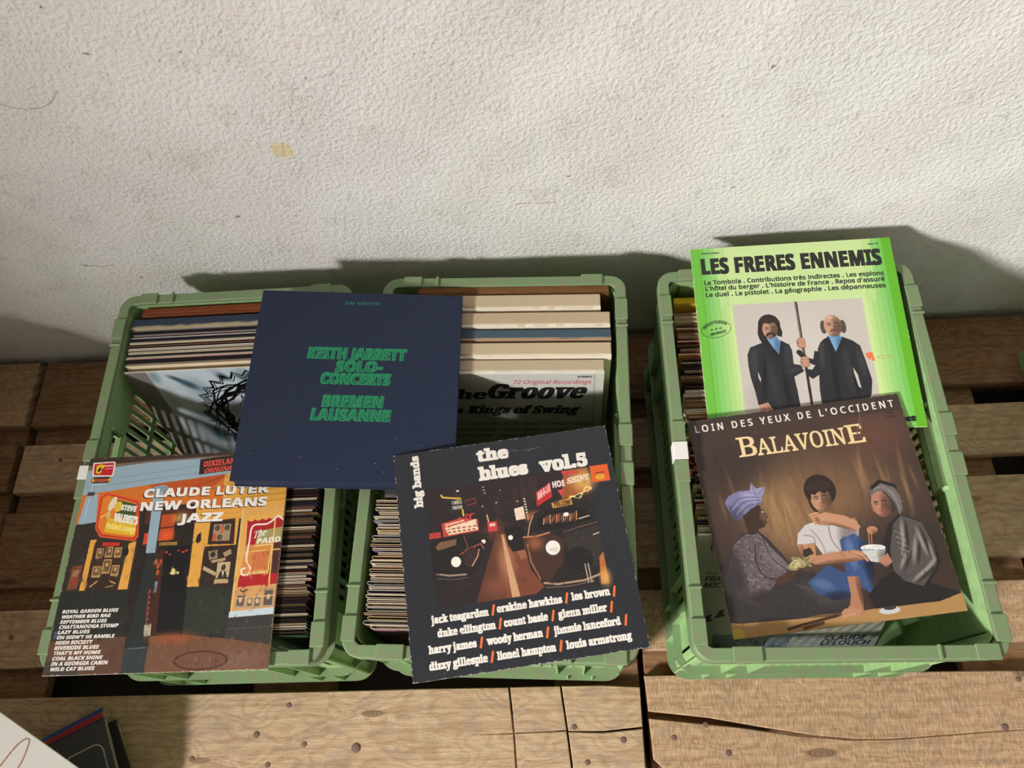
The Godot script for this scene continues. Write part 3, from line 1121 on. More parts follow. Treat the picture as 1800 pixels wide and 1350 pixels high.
# z_mid is the world depth of its top edge's middle
func box_set(label: String, crate: int, x: float, z_mid: float, lean: float, t: float, cloth: Color, paper: Color, w: float) -> Node3D:
	var a := deg_to_rad(lean)
	var local := Transform3D(Basis(Vector3.RIGHT, -a), Vector3(x, 0.0045, z_mid + w * sin(a) - crate_spots[crate].origin.z))
	var o := thing("box_set", label, "box set", crate_spots[crate] * local, "record box sets standing in the crates")
	var m := paint("cloth %s" % cloth.to_html(), cloth, 0.8, 0.3)
	part("tray", chamfer_mesh(Vector3(w, w, t * 0.80), 0.0012, Vector3(0, w / 2.0, -t * 0.10)), m, o)
	# the lid's edge is rubbed and frayed along the top
	var st := begin()
	var n := 26
	var z0 := t * 0.30
	var z1 := t * 0.5
	var prev := Vector2.ZERO
	for i in n + 1:
		var u := -w / 2.0 + w * i / n
		var now := Vector2(u, w - rng.randf() * rng.randf() * 0.004)
		if i > 0:
			quad(st, Vector3(prev.x, prev.y, z0), Vector3(now.x, now.y, z0), Vector3(now.x, now.y, z1), Vector3(prev.x, prev.y, z1))
			quad(st, Vector3(prev.x, 0, z1), Vector3(prev.x, prev.y, z1), Vector3(now.x, now.y, z1), Vector3(now.x, 0, z1))
		prev = now
	box(st, Vector3(-w / 2.0, 0.0, z0), Vector3(w / 2.0, 0.002, z1))
	box(st, Vector3(-w / 2.0, 0.0, z0), Vector3(-w / 2.0 + 0.001, w - 0.004, z1))
	box(st, Vector3(w / 2.0 - 0.001, 0.0, z0), Vector3(w / 2.0, w - 0.004, z1))
	part("lid", done(st), paint("paper %s" % paper.to_html(), paper, 0.85, 0.25), o)
	return o


# ------------------------------------------------------------------ covers seen face on
# where: middle of the printed face, x to the right, y to the top of the cover, z out of it
func album(called: String, label: String, group: String, where: Transform3D, size: float, front: Material, card: Material, t := 0.0036, back: Material = null) -> Node3D:
	var o := thing(called, label, "record cover" if called == "record_cover" else "box set", where, group)
	var h := size / 2.0
	part("sleeve", chamfer_mesh(Vector3(size, size, t - 0.0003), 0.0009, Vector3(0, 0, -(t + 0.0003) / 2.0)), back if back else card, o)
	var st := begin()
	var q := h - 0.0006
	quad_uv(st, [Vector3(-q, q, 0), Vector3(q, q, 0), Vector3(q, -q, 0), Vector3(-q, -q, 0)], [Vector2(0, 0), Vector2(1, 0), Vector2(1, 1), Vector2(0, 1)])
	for s in [[Vector3(-q, q, 0), Vector3(-h, h, -0.0005), Vector3(h, h, -0.0005), Vector3(q, q, 0)], [Vector3(q, q, 0), Vector3(h, h, -0.0005), Vector3(h, -h, -0.0005), Vector3(q, -q, 0)], [Vector3(q, -q, 0), Vector3(h, -h, -0.0005), Vector3(-h, -h, -0.0005), Vector3(-q, -q, 0)], [Vector3(-q, -q, 0), Vector3(-h, -h, -0.0005), Vector3(-h, h, -0.0005), Vector3(-q, q, 0)]]:
		var uv := []
		for v in s:
			uv.append(Vector2(0.5 + v.x / size, 0.5 - v.y / size))
		quad_uv(st, s, uv)
	part("front_print", done(st), front, o)
	return o


func pose(x: Array, y: Array, z: Array, c: Array) -> Transform3D:
	return Transform3D(Basis(Vector3(x[0], x[1], x[2]), Vector3(y[0], y[1], y[2]), Vector3(z[0], z[1], z[2])).orthonormalized(), Vector3(c[0], c[1], c[2]))


func build_covers() -> void:
	var loose := "loose covers laid on the crates"
	album("record_cover", "record cover with New Orleans street photo, laid on the left crate's front", loose, pose([0.99997, -0.0021, -0.00713], [-0.00713, 0.00082, -0.99997], [0.00211, 1.0, 0.0008], [-0.5599, 0.4705, 0.4999]), 0.3125, art_jazz().material(0.42), edge("pale"))
	album("record_cover", "black record cover with night traffic photo and white lettering, on the middle crate", loose, pose([0.99098, -0.04588, -0.12588], [-0.12434, 0.03494, -0.99162], [0.04989, 0.99834, 0.02892], [-0.0681, 0.4817, 0.5038]), 0.3122, art_blues().material(0.45), edge("pale"))
	album("record_cover", "bright green record cover with two men in black coats, on the right crate", loose, pose([0.99968, 0.02376, 0.00915], [0.0066, 0.10532, -0.99442], [-0.02459, 0.99415, 0.10513], [0.3823, 0.4605, 0.1819]), 0.3144, art_brothers().material(0.4), edge("pale"))
	album("record_cover", "dark brown record cover with three seated people, lying in the right crate", loose, pose([0.99549, 0.01089, -0.09425], [-0.09476, 0.06356, -0.99347], [-0.00483, 0.99792, 0.0643], [0.3619, 0.4455, 0.4588]), 0.3125, art_west().material(0.4), edge("pale"))
	# the navy cloth box set lying across two crates
	var navy := paint("navy book cloth", rgb(42, 50, 72), 0.85, 0.3)
	var weave := noise_image(512, 512, 0.45, 1, 61)
	navy.heightmap_enabled = true
	navy.heightmap_texture = ImageTexture.create_from_image(weave)
	navy.heightmap_scale = 0.03
	var fm := art_solo().material(0.85, 0.3)
	fm.heightmap_enabled = true
	fm.heightmap_texture = navy.heightmap_texture
	fm.heightmap_scale = 0.03
	var bx := pose([0.99386, -0.10682, 0.02884], [0.02809, -0.00854, -0.99957], [0.10702, 0.99424, -0.00548], [-0.3088, 0.498, 0.2495])
	var o := album("box_set", "navy cloth box set with green lettering, lying across left and middle crates", loose, bx, 0.3197, fm, navy, 0.0040)
	part("tray", chamfer_mesh(Vector3(0.3165, 0.3165, 0.0205), 0.0015, Vector3(0, 0, -0.0146)), navy, o)
	part("base_panel", chamfer_mesh(Vector3(0.3197, 0.3197, 0.002), 0.0008, Vector3(0, 0, -0.0259)), navy, o)
	# standing in the crates, face to the viewer
	standing("white record cover with black scribbled circle, front of left crate's back row", 0, -0.0155, 0.1895, 14.0, 0.315, art_scribble().material(0.16), 0.0034)
	standing("grey film soundtrack cover at the front of the right crate's row", 2, -0.0170, 0.4855, 24.0, 0.315, art_film().material(0.4), 0.0036)
	var g := album_box_front()
	part("front_print", g[0], art_groove().material(0.5), g[1])


func standing(label: String, crate: int, x: float, z_top: float, lean: float, w: float, front: Material, t: float) -> Node3D:
	var a := deg_to_rad(lean)
	var b := Basis(Vector3.RIGHT, -a)
	var local := Transform3D(b, Vector3(x, 0.0045, z_top + w * sin(a) - crate_spots[crate].origin.z) + b.y * (w / 2.0) + b.z * t)
	return album("record_cover", label, "covers facing forward inside the crates", crate_spots[crate] * local, w, front, edge("pale"), t)


func album_box_front() -> Array:
	var o := box_set("white swing box set with black lettering, foremost of the middle crate's box sets", 1, 0.0030, 0.2180, 3.0, 0.024, rgb(192, 174, 148), rgb(226, 222, 208), 0.318)
	var st := begin()
	var w := 0.159
	quad_uv(st, [Vector3(-w, 0.3145, 0.0123), Vector3(w, 0.3145, 0.0123), Vector3(w, 0.0, 0.0123), Vector3(-w, 0.0, 0.0123)], [Vector2(0, 0), Vector2(1, 0), Vector2(1, 1), Vector2(0, 1)])
	return [done(st), o]


const SANS := "Droid Sans"
const SERIF := "Droid Serif"


func art_jazz() -> Art:
	var a := Art.new(1024, rgb(44, 40, 36))
	var blue := rgb(156, 182, 196)
	var orange := rgb(222, 118, 40)
	var amber := rgb(238, 172, 74)
	# porch beam under a dark roof edge
	a.rect(0, 0, 1000, 200, blue)
	a.poly([0, 0, 1000, 0, 1000, 30, 700, 14, 300, 26, 0, 60], rgb(60, 46, 38))
	a.poly([0, 40, 300, 24, 700, 14, 1000, 28, 1000, 36, 700, 22, 300, 34, 0, 62], rgb(128, 108, 86))
	a.line([160, 105, 560, 62], 2.5, rgb(120, 146, 158))
	a.line([10, 150, 700, 85, 1000, 50], 3, rgb(126, 150, 160))
	# porch ceiling
	a.poly([0, 186, 320, 148, 711, 109, 1000, 72, 1000, 345, 560, 300, 300, 290, 0, 310], orange)
	a.poly([320, 148, 711, 109, 640, 170, 420, 215], rgb(196, 84, 30))
	a.poly([690, 112, 1000, 72, 1000, 345, 760, 330, 700, 260], rgb(240, 176, 72))
	for i in 8:
		a.line([700 + i * 6, 128 + i * 28, 1000, 96 + i * 30], 4, rgb(206, 130, 48))
	a.line([420, 212, 700, 118], 3, rgb(120, 52, 26))
	a.line([520, 200, 830, 150], 3, rgb(150, 70, 30))
	a.poly([560, 260, 790, 270, 790, 640, 585, 640], amber)
	for i in 9:
		a.line([655, 285 + i * 22, 790, 283 + i * 22], 2, rgb(206, 138, 56))
	# dark house front on the left
	a.poly([0, 310, 90, 300, 330, 262, 330, 650, 0, 650], rgb(50, 43, 38))
	a.poly([0, 196, 60, 190, 40, 310, 0, 330], orange)
	a.poly([21, 195, 78, 182, 96, 321, 30, 330, 8, 328], rgb(160, 186, 202))
	a.line([40, 130, 36, 300], 4, rgb(196, 214, 222))
	a.rect(24, 172, 60, 190, rgb(60, 66, 70))
	# dark doorway bay
	a.poly([318, 262, 575, 250, 600, 850, 330, 850], rgb(40, 34, 30))
	a.poly([330, 280, 560, 268, 566, 330, 335, 345], rgb(84, 46, 30))
	a.poly([415, 300, 480, 296, 486, 420, 415, 425], rgb(198, 76, 34))
	a.soft(505, 318, 60, 40, rgb(226, 176, 90), 0.8)
	a.poly([345, 385, 400, 380, 400, 430, 345, 440], rgb(222, 70, 40))
	a.soft(452, 398, 55, 40, rgb(236, 98, 50), 1.0)
	a.line([340, 370, 570, 352], 5, rgb(32, 26, 24))
	# amber posts and the photo boards
	a.poly([88, 407, 118, 405, 112, 640, 84, 640], amber)
	a.poly([113, 417, 256, 428, 262, 640, 110, 640], rgb(58, 40, 30))
	a.poly([150, 420, 235, 424, 232, 440, 152, 438], rgb(214, 52, 40))
	for q in [[130, 447, 34, 48], [172, 442, 36, 50], [216, 446, 34, 48], [128, 530, 38, 52], [172, 500, 40, 66], [218, 528, 36, 50]]:
		a.rect(q[0], q[1], q[0] + q[2], q[1] + q[3], rgb(196, 150, 92))
		a.rect(q[0] + 5, q[1] + 6, q[0] + q[2] - 5, q[1] + q[3] - 10, rgb(112, 84, 56))
		a.ell(q[0] + q[2] * 0.5, q[1] + q[3] * 0.38, 7, 9, rgb(204, 164, 112))
	a.line([130, 625, 160, 600], 7, rgb(206, 160, 100))
	a.line([215, 598, 248, 612], 7, rgb(196, 150, 96))
	a.line([205, 628, 240, 622], 5, rgb(176, 130, 84))
	a.poly([28, 530, 78, 520, 72, 630, 24, 636], rgb(128, 72, 48))
	a.rect(36, 545, 66, 575, rgb(168, 120, 84))
	a.rect(38, 585, 64, 615, rgb(150, 66, 46))
	a.poly([278, 430, 312, 420, 312, 641, 266, 641], amber)
	a.ell(270, 470, 14, 22, rgb(36, 30, 28))
	# lit bar sign
	a.poly([92, 200, 120, 178, 289, 226, 314, 400, 300, 418, 130, 392, 100, 350], rgb(210, 64, 30))
	a.poly([104, 206, 126, 190, 278, 236, 300, 392, 290, 404, 138, 380, 110, 344], rgb(236, 132, 44))
	a.poly([180, 216, 276, 242, 288, 318, 190, 300], rgb(66, 84, 44))
	a.poly([150, 300, 296, 340, 298, 396, 146, 370], rgb(244, 190, 44))
	a.ell(160, 235, 16, 36, rgb(240, 226, 196), 0.3)
	a.ell(150, 290, 12, 20, rgb(232, 180, 120))
	a.ell(192, 250, 20, 26, rgb(242, 196, 60))
	a.line([112, 300, 150, 280], 6, rgb(250, 210, 90))
	a.text("STEVE", SANS, 700, Vector2(206, 266), Vector2(74, 12), Vector2(3, -24), rgb(240, 240, 226), 1.5)
	a.text("VALENTI'S", SANS, 700, Vector2(180, 318), Vector2(118, 24), Vector2(3, -36), rgb(246, 244, 226), 2.0)
	a.text("Paddock Lounge", SANS, 700, Vector2(150, 352), Vector2(146, 28), Vector2(3, -26), rgb(255, 232, 120), 1.0)
	a.line([92, 200, 120, 178, 289, 226, 314, 400, 300, 418, 130, 392, 100, 350], 5, rgb(242, 92, 60), true)
	# blue porch post, its dark base
	a.poly([353, 159, 402, 151, 412, 479, 367, 479], blue)
	a.poly([330, 165, 420, 155, 420, 182, 330, 192], rgb(132, 160, 176))
	a.poly([376, 485, 420, 480, 452, 1000, 351, 1000], rgb(40, 46, 44))
	a.poly([348, 895, 452, 890, 456, 1000, 345, 1000], rgb(50, 58, 58))
	a.line([365, 900, 450, 896], 4, rgb(92, 120, 122))
	# doorway
	a.poly([450, 458, 573, 448, 602, 845, 478, 835], rgb(22, 21, 22))
	a.poly([425, 470, 452, 466, 480, 838, 440, 836], rgb(70, 36, 26))
	for q in [[465, 478], [485, 490], [520, 472], [545, 480], [560, 474]]:
		a.ell(q[0], q[1], 7, 5, rgb(206, 60, 60))
	for q in [[425, 520], [437, 540], [446, 520], [440, 570]]:
		a.ell(q[0], q[1], 7, 13, rgb(190, 92, 52))
	a.ell(520, 575, 22, 8, rgb(246, 224, 150))
	a.ell(512, 562, 10, 7, rgb(244, 214, 130))
	a.rect(436, 610, 448, 660, rgb(120, 150, 176))
	a.rect(419, 426, 514, 450, rgb(40, 30, 24))
	a.row("CONDITIONED", SANS, 700, 424, 510, 446, 14, rgb(240, 184, 84))
	for i in 8:
		a.line([414 + i * 2, 646 + i * 24, 422 + i * 2, 656 + i * 24, 414 + i * 2, 662 + i * 24], 5, rgb(206, 70, 44))
	# amber column and boards on the right
	a.poly([586, 337, 655, 335, 640, 641, 588, 641], amber)
	a.poly([600, 405, 616, 390, 622, 430, 608, 446, 596, 432], rgb(38, 32, 28))
	a.poly([654, 339, 772, 331, 780, 452, 655, 450], rgb(58, 38, 32))
	a.rect(674, 356, 756, 436, rgb(170, 146, 110))
	a.rect(712, 356, 720, 400, rgb(214, 80, 44))
	a.rect(674, 400, 690, 436, rgb(206, 92, 56))
	for q in [[692, 374], [738, 374], [708, 418]]:
		a.ell(q[0], q[1], 13, 14, rgb(90, 78, 66))
	a.poly([641, 459, 793, 456, 792, 642, 644, 642], rgb(52, 36, 32))
	a.poly([664, 480, 706, 476, 712, 516, 674, 520], rgb(160, 138, 104))
	a.ell(688, 498, 12, 13, rgb(50, 44, 40))
	a.poly([734, 492, 768, 474, 776, 496, 746, 512], rgb(176, 150, 114))
	a.poly([684, 524, 750, 514, 752, 526, 688, 536], rgb(190, 160, 120))
	a.poly([652, 548, 716, 580, 712, 596, 650, 566], rgb(196, 170, 130))
	a.rect(716, 534, 776, 606, rgb(206, 180, 134))
	a.ell(746, 558, 11, 14, rgb(66, 52, 44))
	a.poly([724, 606, 734, 574, 758, 574, 768, 606], rgb(46, 42, 42))
	a.poly([740, 576, 752, 576, 748, 604], rgb(224, 214, 190))
	a.rect(712, 610, 776, 630, rgb(196, 168, 120))
	# shop window with neon
	a.poly([806, 282, 1000, 266, 1000, 760, 804, 768], rgb(236, 176, 92))
	a.poly([832, 340, 1000, 322, 1000, 456, 838, 470], rgb(178, 30, 38))
	for i in 5:
		a.ell(848 + i * 34, 336 - i * 3, 18, 14, rgb(240, 180, 84))
	a.poly([890, 396, 1000, 380, 1000, 450, 880, 462], rgb(170, 158, 96))
	a.poly([838, 462, 960, 452, 958, 585, 828, 590], rgb(226, 142, 62))
	a.poly([880, 495, 948, 490, 944, 570, 876, 574], rgb(214, 120, 70))
	a.line([876, 466, 962, 460, 956, 582, 870, 588], 7, rgb(240, 206, 130))
	a.poly([962, 455, 1000, 452, 1000, 600, 958, 600], rgb(80, 40, 36))
	a.poly([826, 598, 1000, 592, 1000, 640, 822, 650], rgb(184, 32, 34))
	a.poly([815, 650, 1000, 640, 1000, 745, 806, 750], rgb(224, 164, 102))
	for q in [[822, 680, 44, 60], [872, 690, 30, 50], [905, 690, 34, 52], [945, 660, 50, 80]]:
		a.rect(q[0], q[1], q[0] + q[2], q[1] + q[3], rgb(186, 156, 116))
		a.rect(q[0] + 6, q[1] + 8, q[0] + q[2] - 6, q[1] + q[3] - 8, rgb(92, 84, 76))
		a.ell(q[0] + q[2] * 0.5, q[1] + q[3] * 0.45, 8, 12, rgb(220, 190, 150))
	a.line([835, 660, 850, 672, 872, 662], 5, rgb(50, 34, 30))
	a.line([804, 282, 808, 768], 9, rgb(244, 196, 112))
	a.line([962, 280, 966, 640], 7, rgb(240, 190, 106))
	a.line([806, 494, 1000, 484], 6, rgb(240, 190, 106))
	a.line([820, 700, 1000, 690], 5, rgb(238, 190, 120))
	a.poly([798, 756, 1000, 742, 1000, 772, 798, 784], rgb(206, 220, 224))
	a.curve([975, 326, 930, 362, 872, 366, 855, 385, 852, 443, 848, 520, 856, 545, 872, 570, 862, 596, 838, 594, 832, 572, 848, 566], 8, rgb(255, 240, 226))
	a.line([975, 326, 1000, 345], 8, rgb(255, 240, 226))
	a.text("The", SERIF, 700, Vector2(866, 432), Vector2(58, -14), Vector2(8, -34), rgb(250, 244, 236))
	a.text("PADD", SANS, 700, Vector2(888, 456), Vector2(108, -6), Vector2(3, -24), rgb(252, 244, 226), 0.6)
	# lower walls and street
	a.poly([0, 645, 320, 645, 340, 850, 0, 850], rgb(40, 40, 36))
	a.poly([592, 644, 800, 648, 800, 850, 602, 850], rgb(46, 50, 42))
	a.poly([798, 782, 1000, 772, 1000, 900, 790, 888], rgb(60, 56, 52))
	a.line([800, 830, 1000, 824], 3, rgb(88, 84, 80))
	a.poly([0, 856, 200, 852, 345, 846, 350, 1000, 0, 1000], rgb(96, 66, 50))
	a.poly([452, 850, 600, 846, 790, 868, 1000, 900, 1000, 1000, 455, 1000], rgb(116, 80, 58))
	a.soft(560, 860, 170, 44, rgb(168, 84, 46), 0.7)
	a.soft(860, 960, 200, 70, rgb(136, 104, 90), 0.6)
	a.soft(130, 900, 180, 60, rgb(126, 84, 60), 0.6)
	a.poly([0, 940, 140, 960, 160, 1000, 0, 1000], rgb(66, 60, 50))
	a.poly([420, 800, 452, 796, 456, 846, 426, 848], rgb(186, 176, 150))
	a.ell(700, 957, 122, 40, rgb(78, 46, 38))
	a.ell(700, 957, 112, 33, rgb(122, 82, 64))
	for i in 90:
		var an := i * 2.399
		var rr := sqrt(i / 90.0)
		a.ell(700 + cos(an) * 104 * rr, 957 + sin(an) * 29 * rr, 3.4, 2.0, rgb(92, 56, 44))
	a.poly([10, 815, 44, 812, 44, 848, 10, 848], rgb(70, 84, 98))
	a.mottle(500, 24, 0, 420, 1000, 1000, 0.08)
	# badges
	a.poly([19, 22, 126, 20, 134, 28, 135, 92, 127, 98, 32, 92, 26, 84], rgb(240, 232, 220))
	a.poly([27, 29, 122, 26, 126, 32, 127, 86, 120, 91, 37, 86, 33, 80], rgb(204, 32, 40))
	a.poly([40, 40, 58, 32, 80, 36, 78, 52, 66, 56, 72, 70, 58, 82, 42, 74], rgb(246, 206, 40))
	a.poly([56, 48, 66, 46, 64, 66, 54, 72, 48, 64], rgb(40, 30, 30))
	a.line([78, 42, 120, 41], 6, rgb(250, 222, 214))
	a.line([86, 56, 120, 55], 5, rgb(240, 150, 146))
	a.poly([28, 104, 42, 98, 110, 98, 126, 104, 126, 122, 112, 128, 42, 128, 28, 122], rgb(40, 32, 26))
	a.row("STEREO", SANS, 700, 44, 112, 122, 15, rgb(232, 96, 50), 0.8)
	a.ell(36, 113, 6, 9, rgb(236, 200, 60))
	a.ell(119, 113, 6, 9, rgb(236, 200, 60))
	a.line([46, 136, 110, 136], 3, rgb(226, 228, 226))
	a.poly([557, 30, 735, 14, 742, 92, 562, 108], rgb(46, 32, 32))
	a.text("DIXIELAND", SANS, 700, Vector2(580, 70), Vector2(176, -14), Vector2(0, -28), rgb(238, 84, 70), 0.8)
	a.text("ORIGINAL", SANS, 700, Vector2(584, 102), Vector2(150, -12), Vector2(8, -24), rgb(238, 84, 70), 0.5)
	# title with dark shadow, song list
	for t in [["CLAUDE LUTER", 308, 914, 211], ["NEW ORLEANS", 303, 911, 274], ["JAZZ", 497, 708, 340]]:
		a.row(t[0], SANS, 700, t[1] - 4, t[2] - 4, t[3] + 4, 39, rgb(50, 30, 22), 2.0)
		a.row(t[0], SANS, 700, t[1], t[2], t[3], 39, rgb(252, 248, 240), 2.0)
	var songs := [["ROYAL GARDEN BLUES", 257], ["WEATHER BIRD RAG", 226], ["SEPTEMBER BLUES", 213], ["CHATTANOOGA STOMP", 271], ["LAZY BLUES", 144], ["OH DIDN'T HE RAMBLE", 262], ["HIGH SOCIETY", 167], ["RIVERSIDE BLUES", 200], ["THAT'S MY HOME", 212], ["COAL BLACK SHINE", 226], ["IN A GEORGIA CABIN", 254], ["WILD CAT BLUES", 199]]
	for i in songs.size():
		a.row(songs[i][0], SANS, 700, 28, 28 + songs[i][1], 738 + i * 22.2, 14.5, rgb(246, 240, 230), 0.7, 0.2)
	a.grain(0.10, 21)
	a.wear(22, rgb(170, 152, 130), 0.7)
	return a


func art_blues() -> Art:
	var a := Art.new(1024, rgb(38, 40, 46))
	var white := rgb(244, 238, 226)
	# the photograph: a street of traffic at night
	a.rect(127, 184, 882, 718, rgb(38, 30, 31))
	for q in [[560, 200, 30, 130], [520, 230, 20, 90], [600, 190, 40, 120], [430, 260, 30, 130]]:
		a.rect(q[0], q[1], q[0] + q[2], q[1] + q[3], rgb(54, 36, 34))
	a.soft(420, 415, 90, 60, rgb(110, 50, 40), 0.9)
	a.poly([421, 436, 475, 440, 620, 680, 560, 718, 300, 718, 324, 700], rgb(122, 66, 44))
	a.poly([420, 440, 450, 440, 430, 718, 300, 718], rgb(96, 52, 38))
	a.soft(450, 560, 60, 150, rgb(206, 140, 96), 0.7)
	a.soft(400, 660, 90, 70, rgb(150, 86, 58), 0.6)
	a.poly([446, 440, 456, 440, 492, 718, 456, 718], rgb(214, 164, 120))
	a.poly([478, 470, 540, 500, 560, 560, 520, 560], rgb(160, 96, 68))
	# lights and signs on the left
	a.line([198, 219, 205, 232, 286, 250, 290, 330], 8, rgb(232, 186, 66))
	a.rect(240, 252, 292, 300, rgb(56, 48, 44))
	a.row("GARRICK", SANS, 700, 243, 290, 272, 16, white)
	a.row("THEATER", SANS, 700, 243, 290, 296, 16, white)
	a.poly([187, 352, 280, 338, 352, 356, 350, 408, 190, 414], rgb(206, 70, 58))
	a.poly([200, 374, 345, 352, 348, 402, 214, 408], rgb(252, 226, 190))
	for i in 6:
		a.rect(206 + i * 24, 380, 222 + i * 24, 386, rgb(190, 60, 50))
		a.rect(212 + i * 22, 394, 226 + i * 22, 399, rgb(150, 60, 50))
	a.line([206, 362, 286, 352], 8, rgb(255, 206, 180))
	a.line([300, 345, 304, 325, 316, 330, 318, 345, 326, 325, 338, 328], 5, rgb(226, 60, 60))
	a.line([306, 262, 350, 258, 352, 280, 308, 286], 4, rgb(160, 50, 56), true)
	a.rect(127, 388, 180, 414, rgb(190, 60, 50))
	a.line([206, 420, 216, 432], 5, rgb(230, 90, 80))
	a.rect(392, 376, 434, 420, rgb(214, 66, 66))
	a.rect(400, 384, 426, 396, rgb(250, 206, 190))
	a.line([394, 340, 398, 372], 6, rgb(240, 190, 120))
	a.ell(276, 212, 8, 4, rgb(240, 226, 200))
	for q in [[394, 212], [396, 226], [398, 240], [470, 236], [540, 300], [444, 292], [380, 300]]:
		a.ell(q[0], q[1], 4, 3, rgb(220, 200, 170))
	# signs on the right
	a.poly([630, 271, 700, 232, 700, 302, 624, 338], rgb(206, 40, 48))
	a.text("BAR-B-CUE", SANS, 700, Vector2(634, 308), Vector2(62, -34), Vector2(2, -34), rgb(250, 200, 190), 0.6)
	a.poly([770, 188, 882, 188, 882, 300, 740, 320], rgb(160, 84, 40))
	a.soft(850, 250, 90, 80, rgb(240, 190, 100), 0.9)
	a.line([762, 196, 830, 206], 10, rgb(230, 56, 66))
	a.text("HOE", SANS, 700, Vector2(710, 262), Vector2(56, -2), Vector2(0, -28), rgb(252, 230, 220), 1)
	a.text("SHINE", SERIF, 700, Vector2(776, 252), Vector2(100, -6), Vector2(6, -26), rgb(255, 232, 206), 1)
	a.poly([728, 276, 756, 274, 742, 306], rgb(226, 60, 70))
	for i in 26:
		a.ell(724 + i * 6.2, 352 - i * 2.6 + 14 * sin(i * 0.5), 5, 3.4, rgb(255, 226, 150))
		a.ell(742 + i * 5.6, 330 - i * 1.6, 4.5, 3, rgb(250, 212, 130))
	a.poly([690, 330, 780, 318, 786, 352, 694, 360], rgb(214, 150, 64))
	a.row("YELLOW", SANS, 700, 700, 776, 350, 22, rgb(40, 26, 22), 0.5)
	a.poly([519, 332, 562, 326, 566, 384, 522, 386], rgb(250, 226, 196))
	a.line([572, 290, 576, 384], 9, rgb(236, 220, 196))
	for i in 7:
		a.rect(568, 296 + i * 13, 580, 302 + i * 13, rgb(60, 44, 42))
	a.soft(600, 380, 60, 40, rgb(200, 120, 70), 0.8)
	# cars
	a.poly([462, 412, 530, 404, 552, 440, 540, 520, 488, 524, 470, 490], rgb(26, 22, 24))
	a.poly([335, 420, 386, 425, 396, 470, 380, 520, 340, 500], rgb(40, 28, 28))
	a.ell(486, 459, 11, 11, rgb(255, 246, 226))
	a.ell(364, 459, 10, 10, rgb(255, 240, 214))
	a.poly([128, 440, 160, 420, 270, 410, 330, 430, 366, 470, 352, 520, 318, 580, 270, 606, 200, 604, 128, 596], rgb(30, 24, 26))
	a.poly([150, 452, 170, 434, 248, 430, 240, 456, 160, 470], rgb(128, 92, 66))
	a.line([280, 420, 292, 470, 270, 500], 5, rgb(120, 70, 50))
	a.line([255, 500, 300, 480, 350, 466, 362, 490], 7, rgb(150, 70, 60))
	a.ell(302, 520, 34, 44, rgb(52, 36, 36), 0.4)
	a.line([300, 560, 330, 520, 340, 490], 5, rgb(214, 160, 120))
	a.ell(233, 530, 22, 23, rgb(255, 250, 236))
	a.line([140, 570, 200, 586, 270, 590], 8, rgb(160, 140, 124))
	a.line([142, 590, 210, 604, 276, 604], 5, rgb(90, 76, 70))
	a.poly([535, 471, 566, 420, 600, 372, 650, 350, 700, 356, 800, 350, 882, 356, 882, 700, 840, 718, 700, 716, 601, 690, 554, 610], rgb(34, 28, 27))
	a.poly([604, 440, 618, 392, 660, 366, 800, 366, 850, 384, 860, 430, 700, 452], rgb(20, 18, 20))
	a.poly([640, 420, 656, 384, 760, 380, 800, 396, 790, 430], rgb(62, 44, 38))
	for i in 16:
		a.line([640 + i * 10, 424 - (i % 3) * 6, 646 + i * 10, 396 - (i % 4) * 4], 4, [rgb(236, 170, 100), rgb(206, 80, 60), rgb(120, 90, 70)][i % 3])
	a.ell(748, 392, 13, 9, rgb(255, 250, 226))
	a.line([562, 468, 580, 410, 600, 376], 5, rgb(206, 160, 120))
	a.poly([540, 470, 660, 462, 720, 500, 700, 600, 620, 680, 566, 620, 544, 540], rgb(66, 40, 32))
	a.line([540, 466, 600, 470, 660, 462], 7, rgb(206, 130, 80))
	a.soft(590, 500, 60, 50, rgb(190, 110, 66), 0.7)
	a.line([556, 500, 560, 580, 590, 660], 6, rgb(176, 110, 76))
	a.ell(665, 531, 38, 38, rgb(70, 54, 46))
	a.ell(665, 531, 32, 32, rgb(255, 250, 238))
	a.soft(672, 540, 22, 20, rgb(226, 206, 180), 0.7)
	a.poly([722, 480, 882, 460, 882, 640, 790, 640, 730, 580], rgb(48, 42, 40))
	a.ell(770, 600, 62, 56, rgb(26, 23, 24))
	a.line([720, 470, 800, 456, 882, 446], 4, rgb(120, 90, 72))
	a.line([600, 676, 660, 690, 780, 690, 878, 668], 9, rgb(180, 150, 124))
	a.line([606, 696, 700, 706, 820, 700], 5, rgb(110, 90, 78))
	for x in [792, 806]:
		a.line([x, 620, x + 2, 700], 5, rgb(196, 176, 156))
	a.poly([860, 600, 882, 580, 882, 718, 846, 718], rgb(190, 110, 54))
	a.soft(870, 690, 40, 60, rgb(240, 180, 100), 0.8)
	a.line([800, 420, 850, 412], 5, rgb(220, 200, 180))
	a.line([850, 500, 878, 494], 5, rgb(210, 190, 170))
	a.mottle(160, 32, 127, 184, 882, 718, 0.08)
	a.grain(0.10, 31, 127, 184, 882, 718)
	# lettering
	a.text("big bands", SERIF, 700, Vector2(112, 262), Vector2(0, -244), Vector2(-34, 0), white, 2.2)
	a.row("the", SERIF, 700, 386, 528, 86, 52, white, 4.0)
	a.row("blues", SERIF, 700, 384, 606, 176, 56, white, 4.2)
	a.row("vol.5", SERIF, 700, 668, 884, 178, 60, white, 4.2)
	a.rect(893, 186, 976, 265, rgb(232, 98, 40))
	a.ell(932, 242, 21, 12, rgb(240, 206, 50))
	a.ell(932, 242, 16, 8, rgb(210, 130, 30))
	a.row("RTI", SANS, 700, 922, 942, 246, 7, rgb(250, 226, 90))
	a.line([914, 222, 952, 222], 6, rgb(140, 60, 34))
